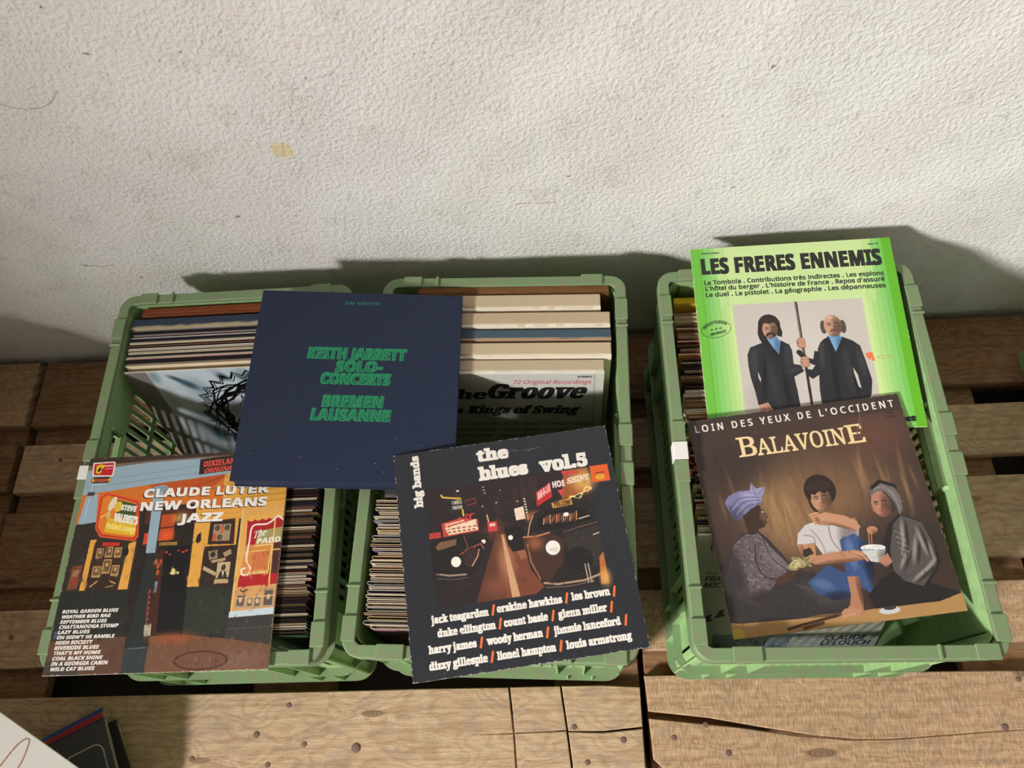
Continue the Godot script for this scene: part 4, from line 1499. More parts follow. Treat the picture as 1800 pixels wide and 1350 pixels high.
	for l in [["jack teagarden", 100, 346, 776], ["erskine hawkins", 385, 666, 770], ["les brown", 710, 876, 767], ["duke ellington", 122, 369, 834], ["count basie", 407, 594, 832], ["glenn miller", 641, 851, 831], ["harry james", 77, 279, 896], ["woody herman", 325, 562, 895], ["jimmie lunceford", 612, 898, 894], ["dizzy gillespie", 74, 318, 961], ["lionel hampton", 360, 608, 960], ["louis armstrong", 654, 932, 959]]:
		a.row(l[0], SERIF, 700, l[1], l[2], l[3], 30, white, 1.7)
	for s in [[367, 772], [687, 768], [895, 770], [389, 832], [617, 832], [871, 832], [300, 896], [583, 896], [921, 894], [338, 960], [630, 958]]:
		a.line([s[0] - 5, s[1] + 8, s[0] + 6, s[1] - 34], 10, rgb(238, 116, 58))
	# rubbed varnish
	var r := RandomNumberGenerator.new()
	r.seed = 33
	for i in 130:
		var x := r.randf() * 1000
		var y := 985 + r.randf_range(-22, 12) if i % 2 else r.randf() * 1000
		a.ell(x, y, r.randf_range(1, 5), r.randf_range(0.8, 2.4), rgb(66, 82, 94))
	for i in 16:
		a.ell(520 + r.randf() * 160, 56 + r.randf() * 14, r.randf_range(3, 9), 1.6, rgb(86, 108, 122))
	a.grain(0.05, 34)
	a.wear(35, rgb(150, 147, 142), 0.8)
	return a


func art_brothers() -> Art:
	var a := Art.new(1024, rgb(102, 190, 60))
	# nested frames of ever paler green
	var greens := [rgb(104, 186, 50), rgb(120, 200, 88), rgb(140, 208, 112), rgb(158, 214, 120), rgb(176, 222, 134), rgb(192, 228, 146), rgb(208, 234, 160)]
	for i in greens.size():
		var d: int = [0, 46, 70, 96, 122, 146, 166][i]
		var top := 0 if i < 9 else d
		a.rect(d * 0.98, top, 1000 - d * 1.0, 1000, greens[i])
	a.rect(150, 0, 860, 330, rgb(206, 232, 160))
	a.poly([120, 0, 170, 0, 170, 340, 120, 340], rgb(190, 226, 144))
	a.poly([860, 0, 900, 0, 880, 340, 830, 340], rgb(188, 226, 142))
	a.rect(0, 0, 36, 1000, rgb(112, 192, 66))
	a.rect(956, 0, 1000, 1000, rgb(100, 184, 34))
	# the photograph: two men in long black coats hold one pike
	a.rect(178, 328, 812, 900, rgb(206, 198, 190))
	a.soft(500, 560, 330, 260, rgb(216, 208, 200), 0.7)
	var coat := rgb(36, 37, 42)
	var fold := rgb(62, 64, 70)
	var pit := rgb(16, 16, 19)
	var skin := rgb(198, 148, 118)
	a.soft(250, 840, 120, 120, rgb(176, 166, 158), 0.5)
	a.line([489, 328, 494, 890], 13, rgb(44, 36, 34))
	a.line([486, 328, 490, 620], 4, rgb(150, 140, 132))
	# left man
	var body := [318, 530, 296, 542, 240, 562, 222, 600, 220, 660, 224, 720, 238, 800, 244, 862, 260, 866, 262, 900, 440, 900, 436, 800, 430, 726, 480, 700, 470, 668, 436, 660, 438, 590, 428, 556, 380, 532]
	a.poly(body, coat)
	a.blush(body, 250, 640, 26, 110, fold, 0.8, 0.1)
	a.blush(body, 330, 760, 30, 160, fold, 0.5, -0.1)
	a.blush(body, 415, 620, 24, 90, fold, 0.6)
	a.blush(body, 290, 720, 14, 140, pit, 0.9, 0.12)
	a.blush(body, 390, 800, 18, 130, pit, 0.8, -0.08)
	a.blush(body, 440, 690, 60, 16, fold, 0.7, -0.3)
	a.line([372, 612, 380, 700, 384, 896], 3, pit)
	a.poly([262, 690, 272, 730, 268, 746, 260, 720], rgb(206, 198, 190))
	a.poly([246, 862, 290, 850, 316, 900, 250, 900], skin)
	a.line([268, 868, 280, 900], 3, skin.darkened(0.4))
	a.line([284, 862, 300, 898], 3, skin.darkened(0.4))
	var polo := [316, 510, 374, 510, 390, 540, 374, 606, 330, 540]
	a.poly(polo, rgb(120, 166, 206))
	a.blush(polo, 372, 560, 20, 60, rgb(78, 116, 158), 0.9)
	a.line([320, 524, 376, 522], 3, rgb(90, 132, 174))
	a.poly([296, 536, 322, 516, 372, 612, 356, 640], rgb(28, 29, 34))
	a.poly([390, 532, 410, 546, 380, 640, 372, 612], rgb(28, 29, 34))
	a.ell(345, 448, 54, 58, rgb(40, 30, 27))
	a.poly([294, 430, 284, 490, 290, 524, 302, 540, 326, 520, 316, 450], rgb(40, 30, 27))
	a.poly([392, 430, 404, 490, 398, 516, 376, 506, 380, 450], rgb(40, 30, 27))
	a.face(346, 472, 37, 48, skin, 0.7)
	a.poly([298, 430, 320, 402, 346, 394, 380, 402, 398, 430, 386, 446, 372, 432, 346, 442, 322, 434, 312, 452], rgb(38, 28, 25))
	for i in 9:
		a.line([318 + i * 8, 400 + absf(i - 4) * 3, 304 + i * 11, 440], 2, rgb(74, 58, 50))
	a.poly([322, 504, 330, 490, 346, 487, 364, 490, 372, 504, 366, 510, 346, 497, 328, 510], rgb(48, 33, 28))
	# right man
	body = [600, 534, 640, 540, 690, 532, 730, 552, 762, 580, 776, 660, 790, 760, 776, 830, 764, 852, 764, 900, 540, 900, 540, 800, 548, 722, 516, 742, 486, 716, 500, 690, 520, 694, 560, 640, 560, 590, 576, 556]
	a.poly(body, coat)
	a.blush(body, 575, 620, 20, 90, fold, 0.8, 0.1)
	a.blush(body, 690, 700, 26, 150, fold, 0.5, -0.06)
	a.blush(body, 755, 660, 22, 110, fold, 0.7, -0.1)
	a.blush(body, 620, 760, 16, 150, pit, 0.8)
	a.blush(body, 715, 760, 12, 120, pit, 0.9)
	a.line([640, 650, 636, 760, 630, 896], 3, pit)
	a.poly([712, 690, 728, 730, 734, 800, 722, 790, 712, 720], rgb(206, 198, 190))
	a.line([556, 600, 540, 660, 500, 640, 470, 600], 26, coat)
	polo = [616, 520, 672, 516, 686, 536, 640, 612, 620, 556]
	a.poly(polo, rgb(122, 168, 208))
	a.blush(polo, 670, 560, 24, 60, rgb(80, 118, 160), 0.9)
	a.line([618, 532, 676, 528], 3, rgb(92, 134, 176))
	a.poly([600, 540, 620, 522, 646, 616, 630, 664], rgb(28, 29, 34))
	a.poly([686, 528, 708, 548, 652, 644, 644, 610], rgb(28, 29, 34))
	a.ell(604, 474, 15, 36, rgb(84, 70, 62))
	a.ell(697, 476, 15, 36, rgb(84, 70, 62))
	a.face(650, 468, 43, 58, rgb(206, 156, 126), 0.7, -0.1)
	a.soft(640, 425, 24, 14, rgb(232, 196, 170), 0.7)
	a.line([632, 498, 650, 492, 670, 498], 5, rgb(70, 52, 46))
	for h in [[486, 552], [491, 652]]:
		a.ell(h[0], h[1], 22, 30, skin.darkened(0.3))
		for i in 4:
			a.ell(h[0] + 2, h[1] - 20 + i * 13, 21, 7, skin)
			a.line([h[0] - 16, h[1] - 13 + i * 13, h[0] + 18, h[1] - 13 + i * 13], 2, skin.darkened(0.45))
	# lettering
	a.row("LES FRERES ENNEMIS", SANS, 700, 49, 938, 147, 84, rgb(34, 34, 32), 3.6)
	a.row("MONO-STEREO", SANS, 700, 52, 143, 33, 8, rgb(50, 70, 44), 0.4)
	a.row("6886 152", SANS, 700, 889, 940, 34, 8, rgb(50, 70, 44), 0.3)
	var ink_c := rgb(34, 42, 34)
	a.row("La Tombola . Contributions très indirectes . Les espions", SANS, 400, 53, 938, 208, 23, ink_c, 1.1)
	a.row("L'hôtel du berger . L'histoire de France . Repos d'assuré", SANS, 400, 55, 936, 241, 23, ink_c, 1.1)
	a.row("Le duel . Le pistolet . La géographie . Les dépanneuses", SANS, 400, 54, 935, 276, 23, ink_c, 1.1)
	var ring := []
	for i in 40:
		var q := Vector2(cos(TAU * i / 40.0) * 73, sin(TAU * i / 40.0) * 45).rotated(-0.16)
		ring.append_array([85 + q.x, 455 + q.y])
	a.line(ring, 2.6, rgb(40, 56, 36), true)
	var word := "ENREGISTREMENTS"
	for i in word.length():
		var t := lerpf(-2.75, -0.45, i / 14.0)
		var q := Vector2(cos(t) * 56, sin(t) * 30).rotated(-0.16)
		var d := Vector2(-sin(t) * 56, cos(t) * 30).rotated(-0.16).normalized()
		a.text(word.substr(i, 1), SERIF, 700, Vector2(85, 455) + q - d * 4.0, d * 8.0, Vector2(d.y, -d.x) * 11.0, rgb(40, 56, 36), 0.5)
	a.text("* * *", SANS, 700, Vector2(58, 466), Vector2(54, -9), Vector2(0, -10), rgb(40, 56, 36), 0.6)
	a.text("ORIGINAUX", SERIF, 700, Vector2(52, 490), Vector2(78, -16), Vector2(2, -13), rgb(40, 56, 36), 0.6)
	a.text("impact", SANS, 700, Vector2(792, 972), Vector2(160, -3), Vector2(4, -22), rgb(20, 24, 18), 3.0)
	# rest of an orange price sticker
	a.poly([780, 622, 814, 618, 820, 664, 806, 662, 806, 640, 796, 660, 786, 644], rgb(240, 120, 70))
	for i in 7:
		a.line([826 + i * 11, 650 - (i % 3) * 8, 836 + i * 11, 640 + (i % 2) * 14], 3, rgb(214, 150, 100))
	a.grain(0.05, 41)
	a.wear(42, rgb(206, 224, 170), 0.3)
	return a


func art_west() -> Art:
	var a := Art.new(1024, rgb(64, 48, 42))
	# painted backdrop of the print, browner and paler in the middle
	a.soft(520, 470, 560, 400, rgb(150, 112, 76), 0.75)
	a.soft(330, 520, 230, 300, rgb(176, 136, 92), 0.6)
	a.soft(840, 170, 260, 220, rgb(112, 70, 54), 0.7)
	a.soft(180, 250, 260, 160, rgb(50, 40, 38), 0.6)
	var r := RandomNumberGenerator.new()
	r.seed = 51
	for i in 46:
		var x := r.randf_range(60, 960)
		a.soft(x, r.randf_range(330, 560), r.randf_range(10, 26), r.randf_range(70, 190), [rgb(190, 148, 100), rgb(92, 66, 50)][i % 2], 0.30, r.randf_range(-0.2, 0.2))
	a.rect(0, 0, 1000, 80, rgb(58, 44, 40))
	a.soft(500, 60, 620, 60, rgb(72, 54, 46), 0.8)
	a.soft(800, 700, 420, 260, rgb(52, 42, 40), 0.9)
	a.soft(120, 800, 300, 240, rgb(46, 40, 40), 0.9)
	a.poly([0, 905, 200, 930, 528, 952, 760, 940, 1000, 925, 1000, 1000, 0, 1000], rgb(178, 136, 84))
	a.poly([0, 905, 200, 930, 528, 952, 528, 962, 200, 946, 0, 930], rgb(110, 84, 56))
	# woman in a lilac head wrap
	var body := [130, 560, 200, 548, 240, 590, 300, 690, 330, 740, 410, 770, 540, 850, 566, 930, 300, 950, 40, 940, -10, 930, 20, 760, 60, 640]
	a.poly(body, rgb(52, 47, 49))
	a.blush(body, 420, 860, 120, 60, rgb(76, 70, 72), 0.6, 0.5)
	for i in 7:
		a.curve([300 + i * 22, 800 + i * 8, 360 + i * 24, 840 + i * 6, 440 + i * 14, 900], 3, rgb(78, 72, 74))
	var blouse := [90, 600, 140, 566, 200, 556, 250, 640, 304, 716, 290, 750, 240, 776, 220, 800, 130, 880, 60, 840, 46, 700]
	a.poly(blouse, rgb(98, 86, 90))
	for i in 420:
		var q := Vector2(r.randf_range(46, 304), r.randf_range(560, 870))
		a.blush(blouse, q.x, q.y, r.randf_range(4, 9), r.randf_range(3, 7), [rgb(136, 122, 124), rgb(64, 54, 58)][i % 2], 0.8)
	a.blush(blouse, 250, 690, 50, 90, rgb(140, 126, 126), 0.5, -0.5)
	a.blush(blouse, 70, 740, 50, 150, rgb(48, 42, 44), 0.9)
	a.blush(blouse, 160, 850, 110, 50, rgb(44, 38, 40), 0.9)
	a.curve([180, 610, 168, 690, 190, 756, 240, 772], 5, rgb(52, 44, 46))
	a.curve([220, 600, 240, 680, 290, 740], 4, rgb(60, 52, 54))
	a.poly([226, 780, 300, 742, 332, 754, 300, 786, 240, 806], rgb(74, 50, 40))
	a.poly([160, 470, 236, 436, 258, 478, 266, 502, 254, 506, 256, 524, 238, 542, 214, 546, 200, 566, 166, 566, 156, 520], rgb(58, 41, 34))
	a.blush([160, 470, 236, 436, 258, 478, 266, 502, 254, 506, 256, 524, 238, 542, 214, 546], 246, 490, 22, 40, rgb(128, 92, 74), 0.7)
	a.line([236, 466, 256, 464], 4, rgb(24, 18, 17))
	a.ell(246, 473, 6, 3, rgb(200, 190, 180))
	a.line([236, 527, 255, 525], 4, rgb(104, 58, 52))
	a.ell(182, 500, 9, 14, rgb(48, 34, 29))
	var wrap := [88, 408, 110, 382, 160, 364, 216, 368, 262, 402, 252, 432, 200, 450, 160, 480, 132, 500, 104, 476]
	a.poly(wrap, rgb(122, 120, 158))
	a.blush(wrap, 210, 395, 60, 36, rgb(168, 166, 200), 0.9, 0.2)
	a.blush(wrap, 120, 470, 50, 50, rgb(66, 64, 92), 0.9)
	for i in 5:
		a.curve([104 + i * 8, 440 + i * 10, 160 + i * 8, 398 + i * 10, 246, 404 + i * 7], 4, [rgb(86, 84, 118), rgb(150, 148, 184)][i % 2])
	a.poly([212, 368, 226, 330, 240, 362, 286, 360, 266, 398, 232, 400], rgb(150, 148, 184))
	a.line([226, 336, 232, 392], 4, rgb(104, 102, 138))
	a.line([280, 364, 240, 392], 4, rgb(112, 110, 146))
	# young man in a white shirt, chin on his hand
	var jeans := [552, 640, 620, 620, 664, 660, 668, 770, 630, 890, 540, 810, 545, 720]
	a.poly([366, 806, 470, 740, 560, 800, 548, 880, 470, 896, 396, 856], rgb(56, 78, 124))
	a.blush([366, 806, 470, 740, 560, 800, 548, 880, 470, 896, 396, 856], 430, 820, 60, 30, rgb(104, 130, 174), 0.6, 0.4)
	a.blush([366, 806, 470, 740, 560, 800, 548, 880, 470, 896, 396, 856], 480, 880, 90, 30, rgb(28, 34, 54), 0.9)
	var shirt := [420, 556, 500, 540, 600, 560, 650, 600, 610, 730, 480, 736, 440, 640, 362, 640, 378, 590]
	a.poly(shirt, rgb(204, 198, 196))
	a.blush(shirt, 600, 620, 60, 110, rgb(120, 112, 112), 0.85, 0.2)
	a.blush(shirt, 500, 720, 60, 40, rgb(112, 104, 104), 0.8)
	a.curve([440, 580, 470, 640, 480, 730], 6, rgb(160, 152, 152))
	a.curve([520, 570, 520, 640, 560, 720], 6, rgb(150, 142, 142))
	a.curve([400, 600, 440, 612, 444, 640], 5, rgb(150, 142, 142))
	a.poly(jeans, rgb(60, 84, 132))
	a.blush(jeans, 585, 700, 26, 90, rgb(112, 138, 182), 0.7)
	a.blush(jeans, 655, 760, 40, 150, rgb(26, 32, 50), 0.95)
	a.curve([560, 700, 600, 720, 620, 780], 4, rgb(40, 56, 92))
	var shin := [542, 800, 592, 806, 586, 890, 570, 962, 486, 962, 484, 938, 520, 922, 536, 880]
	a.poly(shin, rgb(180, 126, 94))
	a.blush(shin, 584, 880, 20, 100, rgb(96, 62, 46), 0.9)
	a.ell(520, 950, 44, 16, rgb(192, 138, 104))
	for i in 5:
		a.ell(482 + i * 13, 962 - i, 8, 6, rgb(198, 146, 114))
		a.line([488 + i * 13, 952, 488 + i * 13, 964], 1.6, rgb(120, 80, 62))
	var arm := [362, 636, 440, 642, 432, 696, 520, 690, 604, 692, 644, 704, 640, 738, 560, 742, 420, 734, 372, 700]
	a.poly(arm, rgb(190, 136, 102))
	a.blush(arm, 520, 738, 150, 18, rgb(110, 72, 54), 0.9)
	a.blush(arm, 380, 680, 18, 50, rgb(112, 74, 56), 0.7)
	var fore := [450, 526, 520, 510, 600, 536, 648, 566, 658, 596, 630, 612, 540, 572, 480, 566]
	a.poly(fore, rgb(198, 144, 110))
	a.blush(fore, 570, 588, 90, 20, rgb(116, 78, 60), 0.9, 0.4)
	for i in 4:
		a.line([446 + i * 5, 516 + i * 12, 486 + i * 5, 508 + i * 11], 10, rgb(206, 152, 118))
		a.line([448 + i * 5, 523 + i * 12, 486 + i * 5, 515 + i * 11], 2, rgb(128, 86, 66))
	a.ell(525, 408, 72, 74, rgb(44, 32, 28))
	a.poly([456, 400, 464, 480, 482, 506, 500, 500, 490, 420], rgb(42, 30, 26))
	a.face(518, 448, 46, 62, rgb(188, 136, 104), 0.9, -0.05)
	a.poly([464, 410, 490, 370, 530, 356, 576, 376, 592, 420, 578, 446, 566, 414, 540, 426, 520, 412, 496, 428, 482, 420, 476, 450], rgb(42, 30, 26))
	for i in 14:
		a.curve([480 + i * 7, 352 + absf(i - 7) * 5, 474 + i * 8, 384, 470 + i * 8, 420 - absf(i - 7) * 3], 2, rgb(74, 54, 44))
	for i in 4:
		a.line([602 + i * 9, 700 + i * 4, 636 + i * 4, 726 + i * 6], 10, rgb(202, 150, 116))
		a.line([600 + i * 9, 708 + i * 4, 632 + i * 4, 733 + i * 6], 2, rgb(124, 84, 64))
	# vegetables in her hand
	a.poly([372, 706, 426, 684, 414, 656, 384, 664], rgb(48, 44, 38))
	a.ell(350, 722, 54, 22, rgb(150, 138, 92), -0.25)
	for i in 34:
		a.line([306 + r.randf() * 96, 742 - r.randf() * 52, 312 + r.randf() * 96, 740 - r.randf() * 52], 4, [rgb(206, 192, 138), rgb(96, 90, 58), rgb(176, 164, 116)][i % 3])
	a.line([318, 760, 350, 744, 372, 748], 9, rgb(78, 54, 42))
	# older woman in grey silk with a rice bowl
	a.poly([780, 600, 840, 556, 920, 600, 956, 700, 950, 800, 880, 870, 1000, 926, 900, 950, 620, 948, 606, 890, 680, 830, 740, 800, 720, 700], rgb(36, 32, 33))
	var silk := [800, 604, 846, 566, 926, 610, 950, 720, 936, 800, 850, 880, 780, 850, 744, 800, 756, 710]
	a.poly(silk, rgb(84, 78, 76))
	for q in [[830, 640, 12, 70, 0.2], [860, 720, 12, 80, 0.35], [900, 690, 14, 80, -0.1], [800, 760, 10, 60, 0.6], [900, 800, 12, 70, 0.9], [850, 830, 10, 60, 1.0], [928, 740, 8, 60, 0.0], [815, 700, 8, 50, 0.4]]:
		a.blush(silk, q[0], q[1], q[2], q[3], rgb(164, 156, 150), 0.8, q[4])
		a.blush(silk, q[0] + 18, q[1] + 8, q[2] * 0.8, q[3], rgb(40, 36, 36), 0.8, q[4])
	for i in 22:
		a.ell(800 + (i % 5) * 8, 634 + i * 5, 3, 2.4, rgb(176, 164, 144))
	a.ell(798, 476, 66, 74, rgb(54, 48, 48))
	a.face(776, 506, 43, 60, rgb(182, 124, 98), 0.9, -0.25)
	a.poly([736, 470, 744, 430, 790, 404, 846, 424, 868, 480, 864, 540, 842, 566, 834, 500, 808, 452, 770, 448], rgb(112, 106, 106))
	for i in 9:
		a.curve([750 + i * 6, 440 - i * 2, 800 + i * 5, 430 + i * 4, 848, 480 + i * 8], 2, [rgb(176, 170, 168), rgb(60, 54, 54)][i % 2])
	a.poly([742, 428, 796, 394, 862, 424, 868, 446, 800, 412, 752, 440], rgb(32, 29, 30))
	a.ell(704, 616, 24, 18, rgb(190, 136, 108))
	a.blush(Art.oval(704, 616, 24, 18), 714, 626, 20, 12, rgb(110, 72, 56), 0.8)
	a.line([690, 600, 672, 690], 4, rgb(206, 130, 84))
	a.line([702, 602, 682, 692], 4, rgb(206, 130, 84))
	var bowl := [632, 692, 738, 704, 718, 742, 694, 758, 660, 750]
	a.poly(bowl, rgb(210, 208, 202))
	a.blush(bowl, 726, 736, 40, 40, rgb(110, 104, 102), 0.9)
	a.ell(686, 692, 54, 14, rgb(240, 238, 230), 0.1)
	for i in 20:
		a.ell(646 + r.randf() * 80, 686 + r.randf() * 12, 4, 2.4, rgb(214, 210, 198))
	a.line([634, 696, 738, 709], 4, rgb(110, 140, 180))
	a.poly([690, 752, 740, 722, 752, 762, 720, 784], rgb(176, 122, 96))
	for i in 3:
		a.line([694 + i * 14, 756 + i * 6, 722 + i * 8, 736 + i * 10], 8, rgb(188, 134, 106))
	a.mottle(300, 54, 0, 80, 1000, 950, 0.05)
	# things on the ground
	a.ell(680, 962, 46, 15, rgb(206, 206, 208))
	a.ell(684, 952, 26, 8, rgb(60, 58, 60))
	a.line([232, 988, 300, 976, 460, 956], 12, rgb(70, 46, 32))
	a.line([300, 992, 390, 978], 14, rgb(92, 62, 42))
	a.ell(20, 985, 30, 26, rgb(190, 168, 60))
	# lettering
	var white := rgb(236, 230, 220)
	a.row("L O I N   D E S   Y E U X   D E   L ' O C C I D E N T", SANS, 400, 27, 968, 60, 33, white, 1.2)
	a.row("B", SERIF, 400, 204, 288, 206, 94, rgb(240, 214, 158), 1.5)
	a.row("ALAVOIN", SERIF, 400, 292, 706, 208, 78, rgb(240, 214, 158), 1.5)
	a.row("E", SERIF, 400, 712, 792, 210, 88, rgb(240, 214, 158), 1.5)
	a.line([922, 88, 954, 89], 6, rgb(44, 34, 30))
	a.line([918, 105, 956, 106], 6, rgb(44, 34, 30))
	# creases in the card near the title
	for l in [[812, 20, 790, 110, 760, 170], [800, 90, 792, 150, 770, 190]]:
		a.curve(l, 2.4, rgb(150, 104, 84))
		a.curve([l[0] + 3, l[1], l[2] + 3, l[3], l[4] + 3, l[5]], 2.0, rgb(40, 28, 26))
	a.grain(0.08, 52)
	a.wear(53, rgb(150, 138, 124), 0.4)
	return a


func art_solo() -> Art:
	var a := Art.new(1024, rgb(42, 50, 72))
	a.grain(0.07, 62)
	var green := rgb(46, 142, 96)
	var blue := rgb(41, 58, 74)
	# inline display capitals: a fat letter with a thin dark line inside it
	for t in [["KEITH JARRETT", 266, 738, 373, 56], ["SOLO-", 408, 630, 440, 52], ["CONCERTS", 343, 672, 508, 54], ["BREMEN", 365, 648, 626, 54], ["LAUSANNE", 320, 688, 696, 54]]:
		a.row(t[0], SANS, 700, t[1] + 2, t[2] - 2, t[3], t[4], green, 4.5, 0.06)
		a.row(t[0], SANS, 400, t[1] + 6, t[2] - 3, t[3] - 3, t[4] - 8, blue, 0.0, 0.06)
		a.row(t[0], SANS, 400, t[1] + 2, t[2] - 7, t[3] + 2, t[4] - 2, green, 0.8, 0.06)
	a.row("ECM  1035-37 ST", SANS, 400, 418, 587, 68, 15, rgb(58, 150, 106), 0.3)
	for q in [[680, 945], [640, 905], [470, 935], [955, 40], [300, 880], [720, 780]]:
		a.ell(q[0], q[1], 2.5, 1.6, rgb(170, 176, 186))
	a.line([60, 870, 74, 869], 2, rgb(96, 104, 126))
	a.line([820, 810, 850, 816], 2, rgb(78, 88, 112))
	return a


func art_scribble() -> Art:
	var a := Art.new(768, rgb(196, 208, 214))
	var r := RandomNumberGenerator.new()
	r.seed = 71
	for i in 50:
		a.soft(r.randf() * 1000, r.randf() * 1000, r.randf_range(30, 110), r.randf_range(60, 200), [rgb(214, 224, 230), rgb(150, 162, 170), rgb(84, 112, 128), rgb(176, 186, 192)][i % 4], 0.55, r.randf_range(-0.6, 0.2))
	for q in [[250, 60, 26, 70, -0.9], [300, 110, 40, 90, -0.8], [330, 420, 36, 120, -0.5], [300, 560, 60, 130, -0.4], [420, 640, 70, 110, -0.5], [500, 60, 40, 50, -0.7], [620, 300, 50, 90, -0.4], [700, 620, 60, 110, -0.4]]:
		a.soft(q[0], q[1], q[2], q[3], rgb(34, 62, 80), 0.85, q[4])
	a.rect(0, 0, 118, 1000, rgb(122, 118, 114))
	a.line([118, 0, 118, 1000], 9, rgb(164, 156, 148))
	# tangled black ring
	var black := rgb(16, 16, 18)
	for k in 11:
		var p := []
		var rad := 250.0 + r.randf_range(-46, 40)
		for i in 41:
			var t := TAU * i / 40.0
			var w := rad + 18.0 * sin(t * (5 + k % 4) + k) + r.randf_range(-9, 9)
			p.append_array([640 + cos(t) * w * 1.05, 390 + sin(t) * w])
		a.curve(p, 7.0 + (k % 3) * 4.0, black)
	for k in 4:
		var p := []
		for i in 60:
			var t := -PI + TAU * i / 60.0
			var w := 330.0 + (24.0 if i % 2 else -18.0) + 20.0 * sin(t * 3 + k)
			p.append_array([640 + cos(t) * w, 390 + sin(t) * w])
		a.line(p, 5, black)
	for k in 26:
		var t := r.randf() * TAU
		var q := Vector2(640 + cos(t) * 160, 390 + sin(t) * 150)
		a.curve([q.x, q.y, q.x + r.randf_range(-60, 60), q.y + r.randf_range(-60, 60), q.x + r.randf_range(-90, 90), q.y + r.randf_range(-90, 90), q.x + r.randf_range(-70, 70), q.y + r.randf_range(-70, 70)], 6, black)
	return a


func art_film() -> Art:
	var a := Art.new(768, rgb(196, 192, 180))
	a.rect(0, 0, 1000, 14, rgb(206, 190, 160))
	# film-frame badge
	a.rect(64, 34, 190, 112, rgb(40, 38, 38))
	a.rect(88, 46, 190, 100, rgb(190, 186, 176))
	for i in 5:
		a.rect(69, 40 + i * 15, 80, 49 + i * 15, rgb(190, 186, 176))
	a.row("LA BANDE", SANS, 700, 94, 186, 66, 14, rgb(40, 38, 38), 0.5)
	a.row("ORIGINALE", SANS, 700, 94, 186, 90, 14, rgb(40, 38, 38), 0.5)
	a.row("MUSIQUE DE", SANS, 400, 62, 190, 296, 20, rgb(70, 68, 66), 0, 0.15)
	a.row("FRANCIS", SANS, 400, 62, 240, 352, 40, rgb(44, 44, 46), 1.2, 0.15)
	a.row("MICHEL", SANS, 400, 62, 220, 406, 40, rgb(44, 44, 46), 1.2, 0.15)
	# heavy slanting title letters, all but these few covered
	for i in 4:
		var x := 80.0 + i * 58.0
		var y := 720.0 - i * 42.0
		a.poly([x, y, x + 20, y - 72, x + 46, y - 84, x + 40, y - 46, x + 56, y - 24, x + 30, y - 14], rgb(62, 60, 58))
	# strip of crowd along the foot
	a.rect(150, 830, 1000, 1000, rgb(120, 130, 138))
	var r := RandomNumberGenerator.new()
	r.seed = 81
	for i in 150:
		var x := r.randf_range(155, 990)
		var y := r.randf_range(835, 990)
		a.line([x, y, x + r.randf_range(-14, 22), y + r.randf_range(8, 46)], r.randf_range(4, 12), [rgb(96, 104, 112), rgb(170, 176, 178), rgb(62, 70, 84), rgb(44, 62, 92), rgb(146, 140, 124)][i % 5])
	a.poly([560, 860, 1000, 800, 1000, 1000, 540, 1000], rgb(168, 172, 172))
	for i in 40:
		var x := r.randf_range(560, 990)
		a.line([x, r.randf_range(870, 960), x + 40, r.randf_range(860, 990)], 5, rgb(150, 156, 158))
	a.row("UN FILM DE", SANS, 400, 730, 850, 842, 18, rgb(60, 62, 70), 0, 0.15)
	a.row("CLAUDE", SANS, 400, 726, 930, 892, 42, rgb(36, 40, 62), 1.4, 0.15)
	a.row("LELOUCH", SANS, 400, 716, 962, 942, 42, rgb(36, 40, 62), 1.4, 0.15)
	a.grain(0.08, 82)
	return a


func art_groove() -> Art:
	var a := Art.new(768, rgb(206, 204, 194))
	var black := rgb(28, 27, 28)
	a.row("STEREO", SERIF, 700, 872, 942, 34, 16, rgb(70, 66, 64), 1)
	a.row("72 Original Recordings", SANS, 400, 548, 936, 100, 40, rgb(196, 70, 84), 0.4, 0.22)
	a.row("The", SERIF, 700, 150, 392, 262, 96, black, 4.0, 0.28)
	a.row("Groove", SERIF, 700, 404, 892, 256, 152, black, 5.5, 0.28)
	a.row("with the", SERIF, 700, 20, 250, 436, 72, black, 3.0, 0.28)
	a.row("Kings of Swing", SERIF, 700, 282, 868, 436, 88, black, 3.6, 0.28)
	a.row("BENNY GOODMAN / ARTIE SHAW / TOMMY DORSEY", SANS, 400, 130, 960, 588, 40, rgb(70, 68, 66))
	a.row("LOUIS ARMSTRONG / HARRY JAMES / GLENN MILLER", SANS, 400, 110, 950, 668, 40, rgb(70, 68, 66))
	a.row("COUNT BASIE / GENE KRUPA / BOB CROSBY", SANS, 400, 150, 940, 748, 40, rgb(70, 68, 66))
	a.line([955, 0, 955, 1000], 3, rgb(150, 146, 138))
	a.grain(0.06, 91)
	a.wear(92, rgb(172, 160, 138), 0.5)
	return a


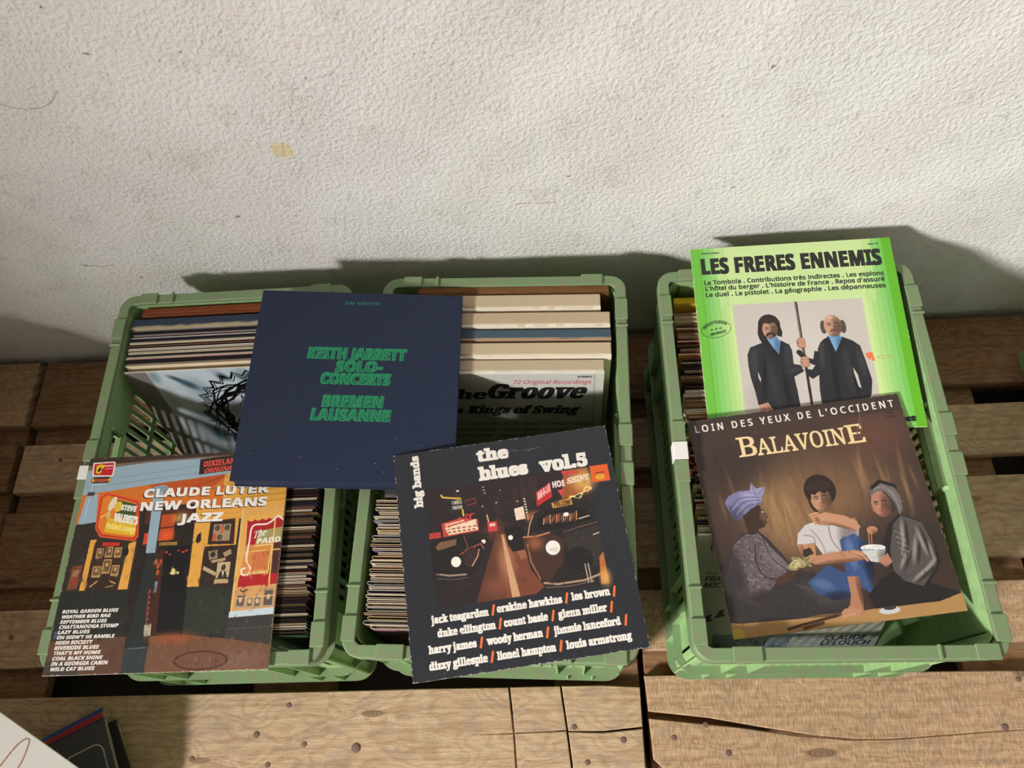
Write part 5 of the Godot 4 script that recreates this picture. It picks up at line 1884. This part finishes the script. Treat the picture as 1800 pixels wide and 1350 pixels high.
# ------------------------------------------------------------------ pile at the lower left corner
func build_corner_pile() -> void:
	# unseen cartons added to shade the left; the white cover leans on the nearer
	carton("unseen cardboard box added to shade the lower left corner and prop the white cover", at(-1.275, PALLET_TOP, 1.062), Vector3(0.36, 0.252, 0.55))
	carton("tall unseen cardboard box added to shade the pallet left of the leftmost crate", at(-1.375, PALLET_TOP, 0.475), Vector3(0.40, 0.315, 0.58))
	# dark covers lying in a fanned pile
	var group := "covers piled at the lower left corner"
	var corner := Vector3(-0.779, 0.0, 0.701)
	var y := PALLET_TOP + 0.0005
	var rows := [
		["brown record cover at the bottom of the dark pile, lower left corner", "brown", 0.0, 0.0, 24.0], ["grey record cover, second from the bottom of the dark pile", "grey", 0.004, 0.004, 27.0],
		["black record cover in the dark pile, third from the bottom", "black", 0.006, 0.006, 28.0], ["tan record cover in the dark pile, fourth from the bottom", "tan", 0.002, 0.010, 25.0],
		["charcoal record cover in the dark pile, fifth from the bottom", "charcoal", 0.006, 0.006, 28.0], ["dark green record cover in the dark pile, sixth from the bottom", "dark green", 0.004, 0.012, 26.0],
		["black record cover in the dark pile just under the blue cover", "black", 0.010, 0.000, 29.0], ["blue record cover sticking out behind the dark pile at lower left", "blue", -0.014, -0.019, 26.5],
		["red edged record cover between the blue and the dark covers", "red", -0.011, -0.012, 26.5], ["charcoal record cover directly under the topmost dark cover", "charcoal", -0.004, -0.003, 25.0],
	]
	for i in rows.size():
		var a: Array = rows[i]
		flat_cover(a[0], group, y, corner + Vector3(a[2], 0, a[3]), a[4], ink(a[1]), edge("worn" if i % 3 else "dark"))
		y += 0.0040
	var art := Art.new(512, rgb(74, 74, 79))
	var line := []
	for c in [[800, 150, PI, PI * 1.5], [910, 150, PI * 1.5, TAU], [910, 560, 0.0, PI / 2], [800, 560, PI / 2, PI]]:
		for i in 7:
			var t: float = lerpf(c[2], c[3], i / 6.0)
			line.append_array([c[0] + cos(t) * 52.0, c[1] + sin(t) * 52.0])
	art.line(line, 6.0, rgb(214, 210, 204), true)
	art.grain(0.10, 5)
	art.wear(3, rgb(120, 116, 112), 0.6)
	var top := flat_cover("charcoal record cover with thin white rounded line, topmost of the dark pile", group, y, corner, 26.0, art.material(0.5), edge("worn"))
	# white cover with a brown line drawing, leaning from the carton down on the pile
	art = Art.new(512, rgb(236, 232, 224))
	var br := rgb(176, 128, 104)
	art.curve([395, 190, 385, 60, 410, 20, 455, 110, 470, 200], 7, br)
	art.curve([600, 210, 640, 60, 665, 40, 690, 90, 660, 130, 700, 210], 7, br)
	art.curve([380, 420, 420, 300, 520, 260, 640, 300, 700, 420, 660, 560, 540, 620, 430, 560, 380, 420], 7, br)
	art.curve([470, 400, 500, 380, 530, 400], 6, br)
	art.curve([580, 400, 610, 380, 640, 400], 6, br)
	art.curve([200, 760, 350, 700, 520, 740, 700, 700, 860, 780], 7, br)
	art.grain(0.04, 6)
	var e1 := Vector3(0.642, -0.54, 0.54).normalized()
	var e2 := Vector3(-0.6, 0.087, 0.8)
	e2 = (e2 - e1 * e1.dot(e2)).normalized()
	var lift := Vector3(0, 0.0025, 0)
	var c0 := Vector3(-0.906, 0.366, 0.657) + lift
	album("record_cover", "white record cover with brown line drawing, leaning at the lower left corner", group, Transform3D(Basis(e1, -e2, e1.cross(-e2)), c0 + e1 * 0.1575 + e2 * 0.1575), 0.315, art.material(0.55), edge("pale"))


# a cover lying flat: its right back corner given, and how far it is turned
func flat_cover(label: String, group: String, y: float, corner: Vector3, turn: float, front: Material, card: Material) -> Node3D:
	var b := Basis(Vector3.UP, deg_to_rad(turn)) * Basis(Vector3(1, 0, 0), Vector3(0, 0, -1), Vector3(0, 1, 0))
	var c := Vector3(corner.x, y + 0.0038, corner.z) - b.x * 0.1575 - b.y * 0.1575
	return album("record_cover", label, group, Transform3D(b, c), 0.315, front, card)



func carton(label: String, where: Transform3D, size: Vector3) -> Node3D:
	var o := thing("added_shade_box", label, "box", where)
	var card := paint("corrugated card", rgb(164, 128, 88), 0.9, 0.2)
	part("body", chamfer_mesh(size, 0.002, Vector3(0, size.y / 2.0, 0)), card, o)
	for s in [-1, 1]:
		part("flap", chamfer_mesh(Vector3(size.x / 2.0 - 0.004, 0.003, size.z - 0.004), 0.001, Vector3(s * (size.x / 4.0 - 0.0005), size.y + 0.0015, 0)), card, o)
	part("tape", box_mesh(Vector3(0.05, 0.0004, size.z - 0.002), Vector3(0, size.y + 0.0033, 0)), paint("packing tape", rgb(178, 140, 92), 0.3), o)
	return o
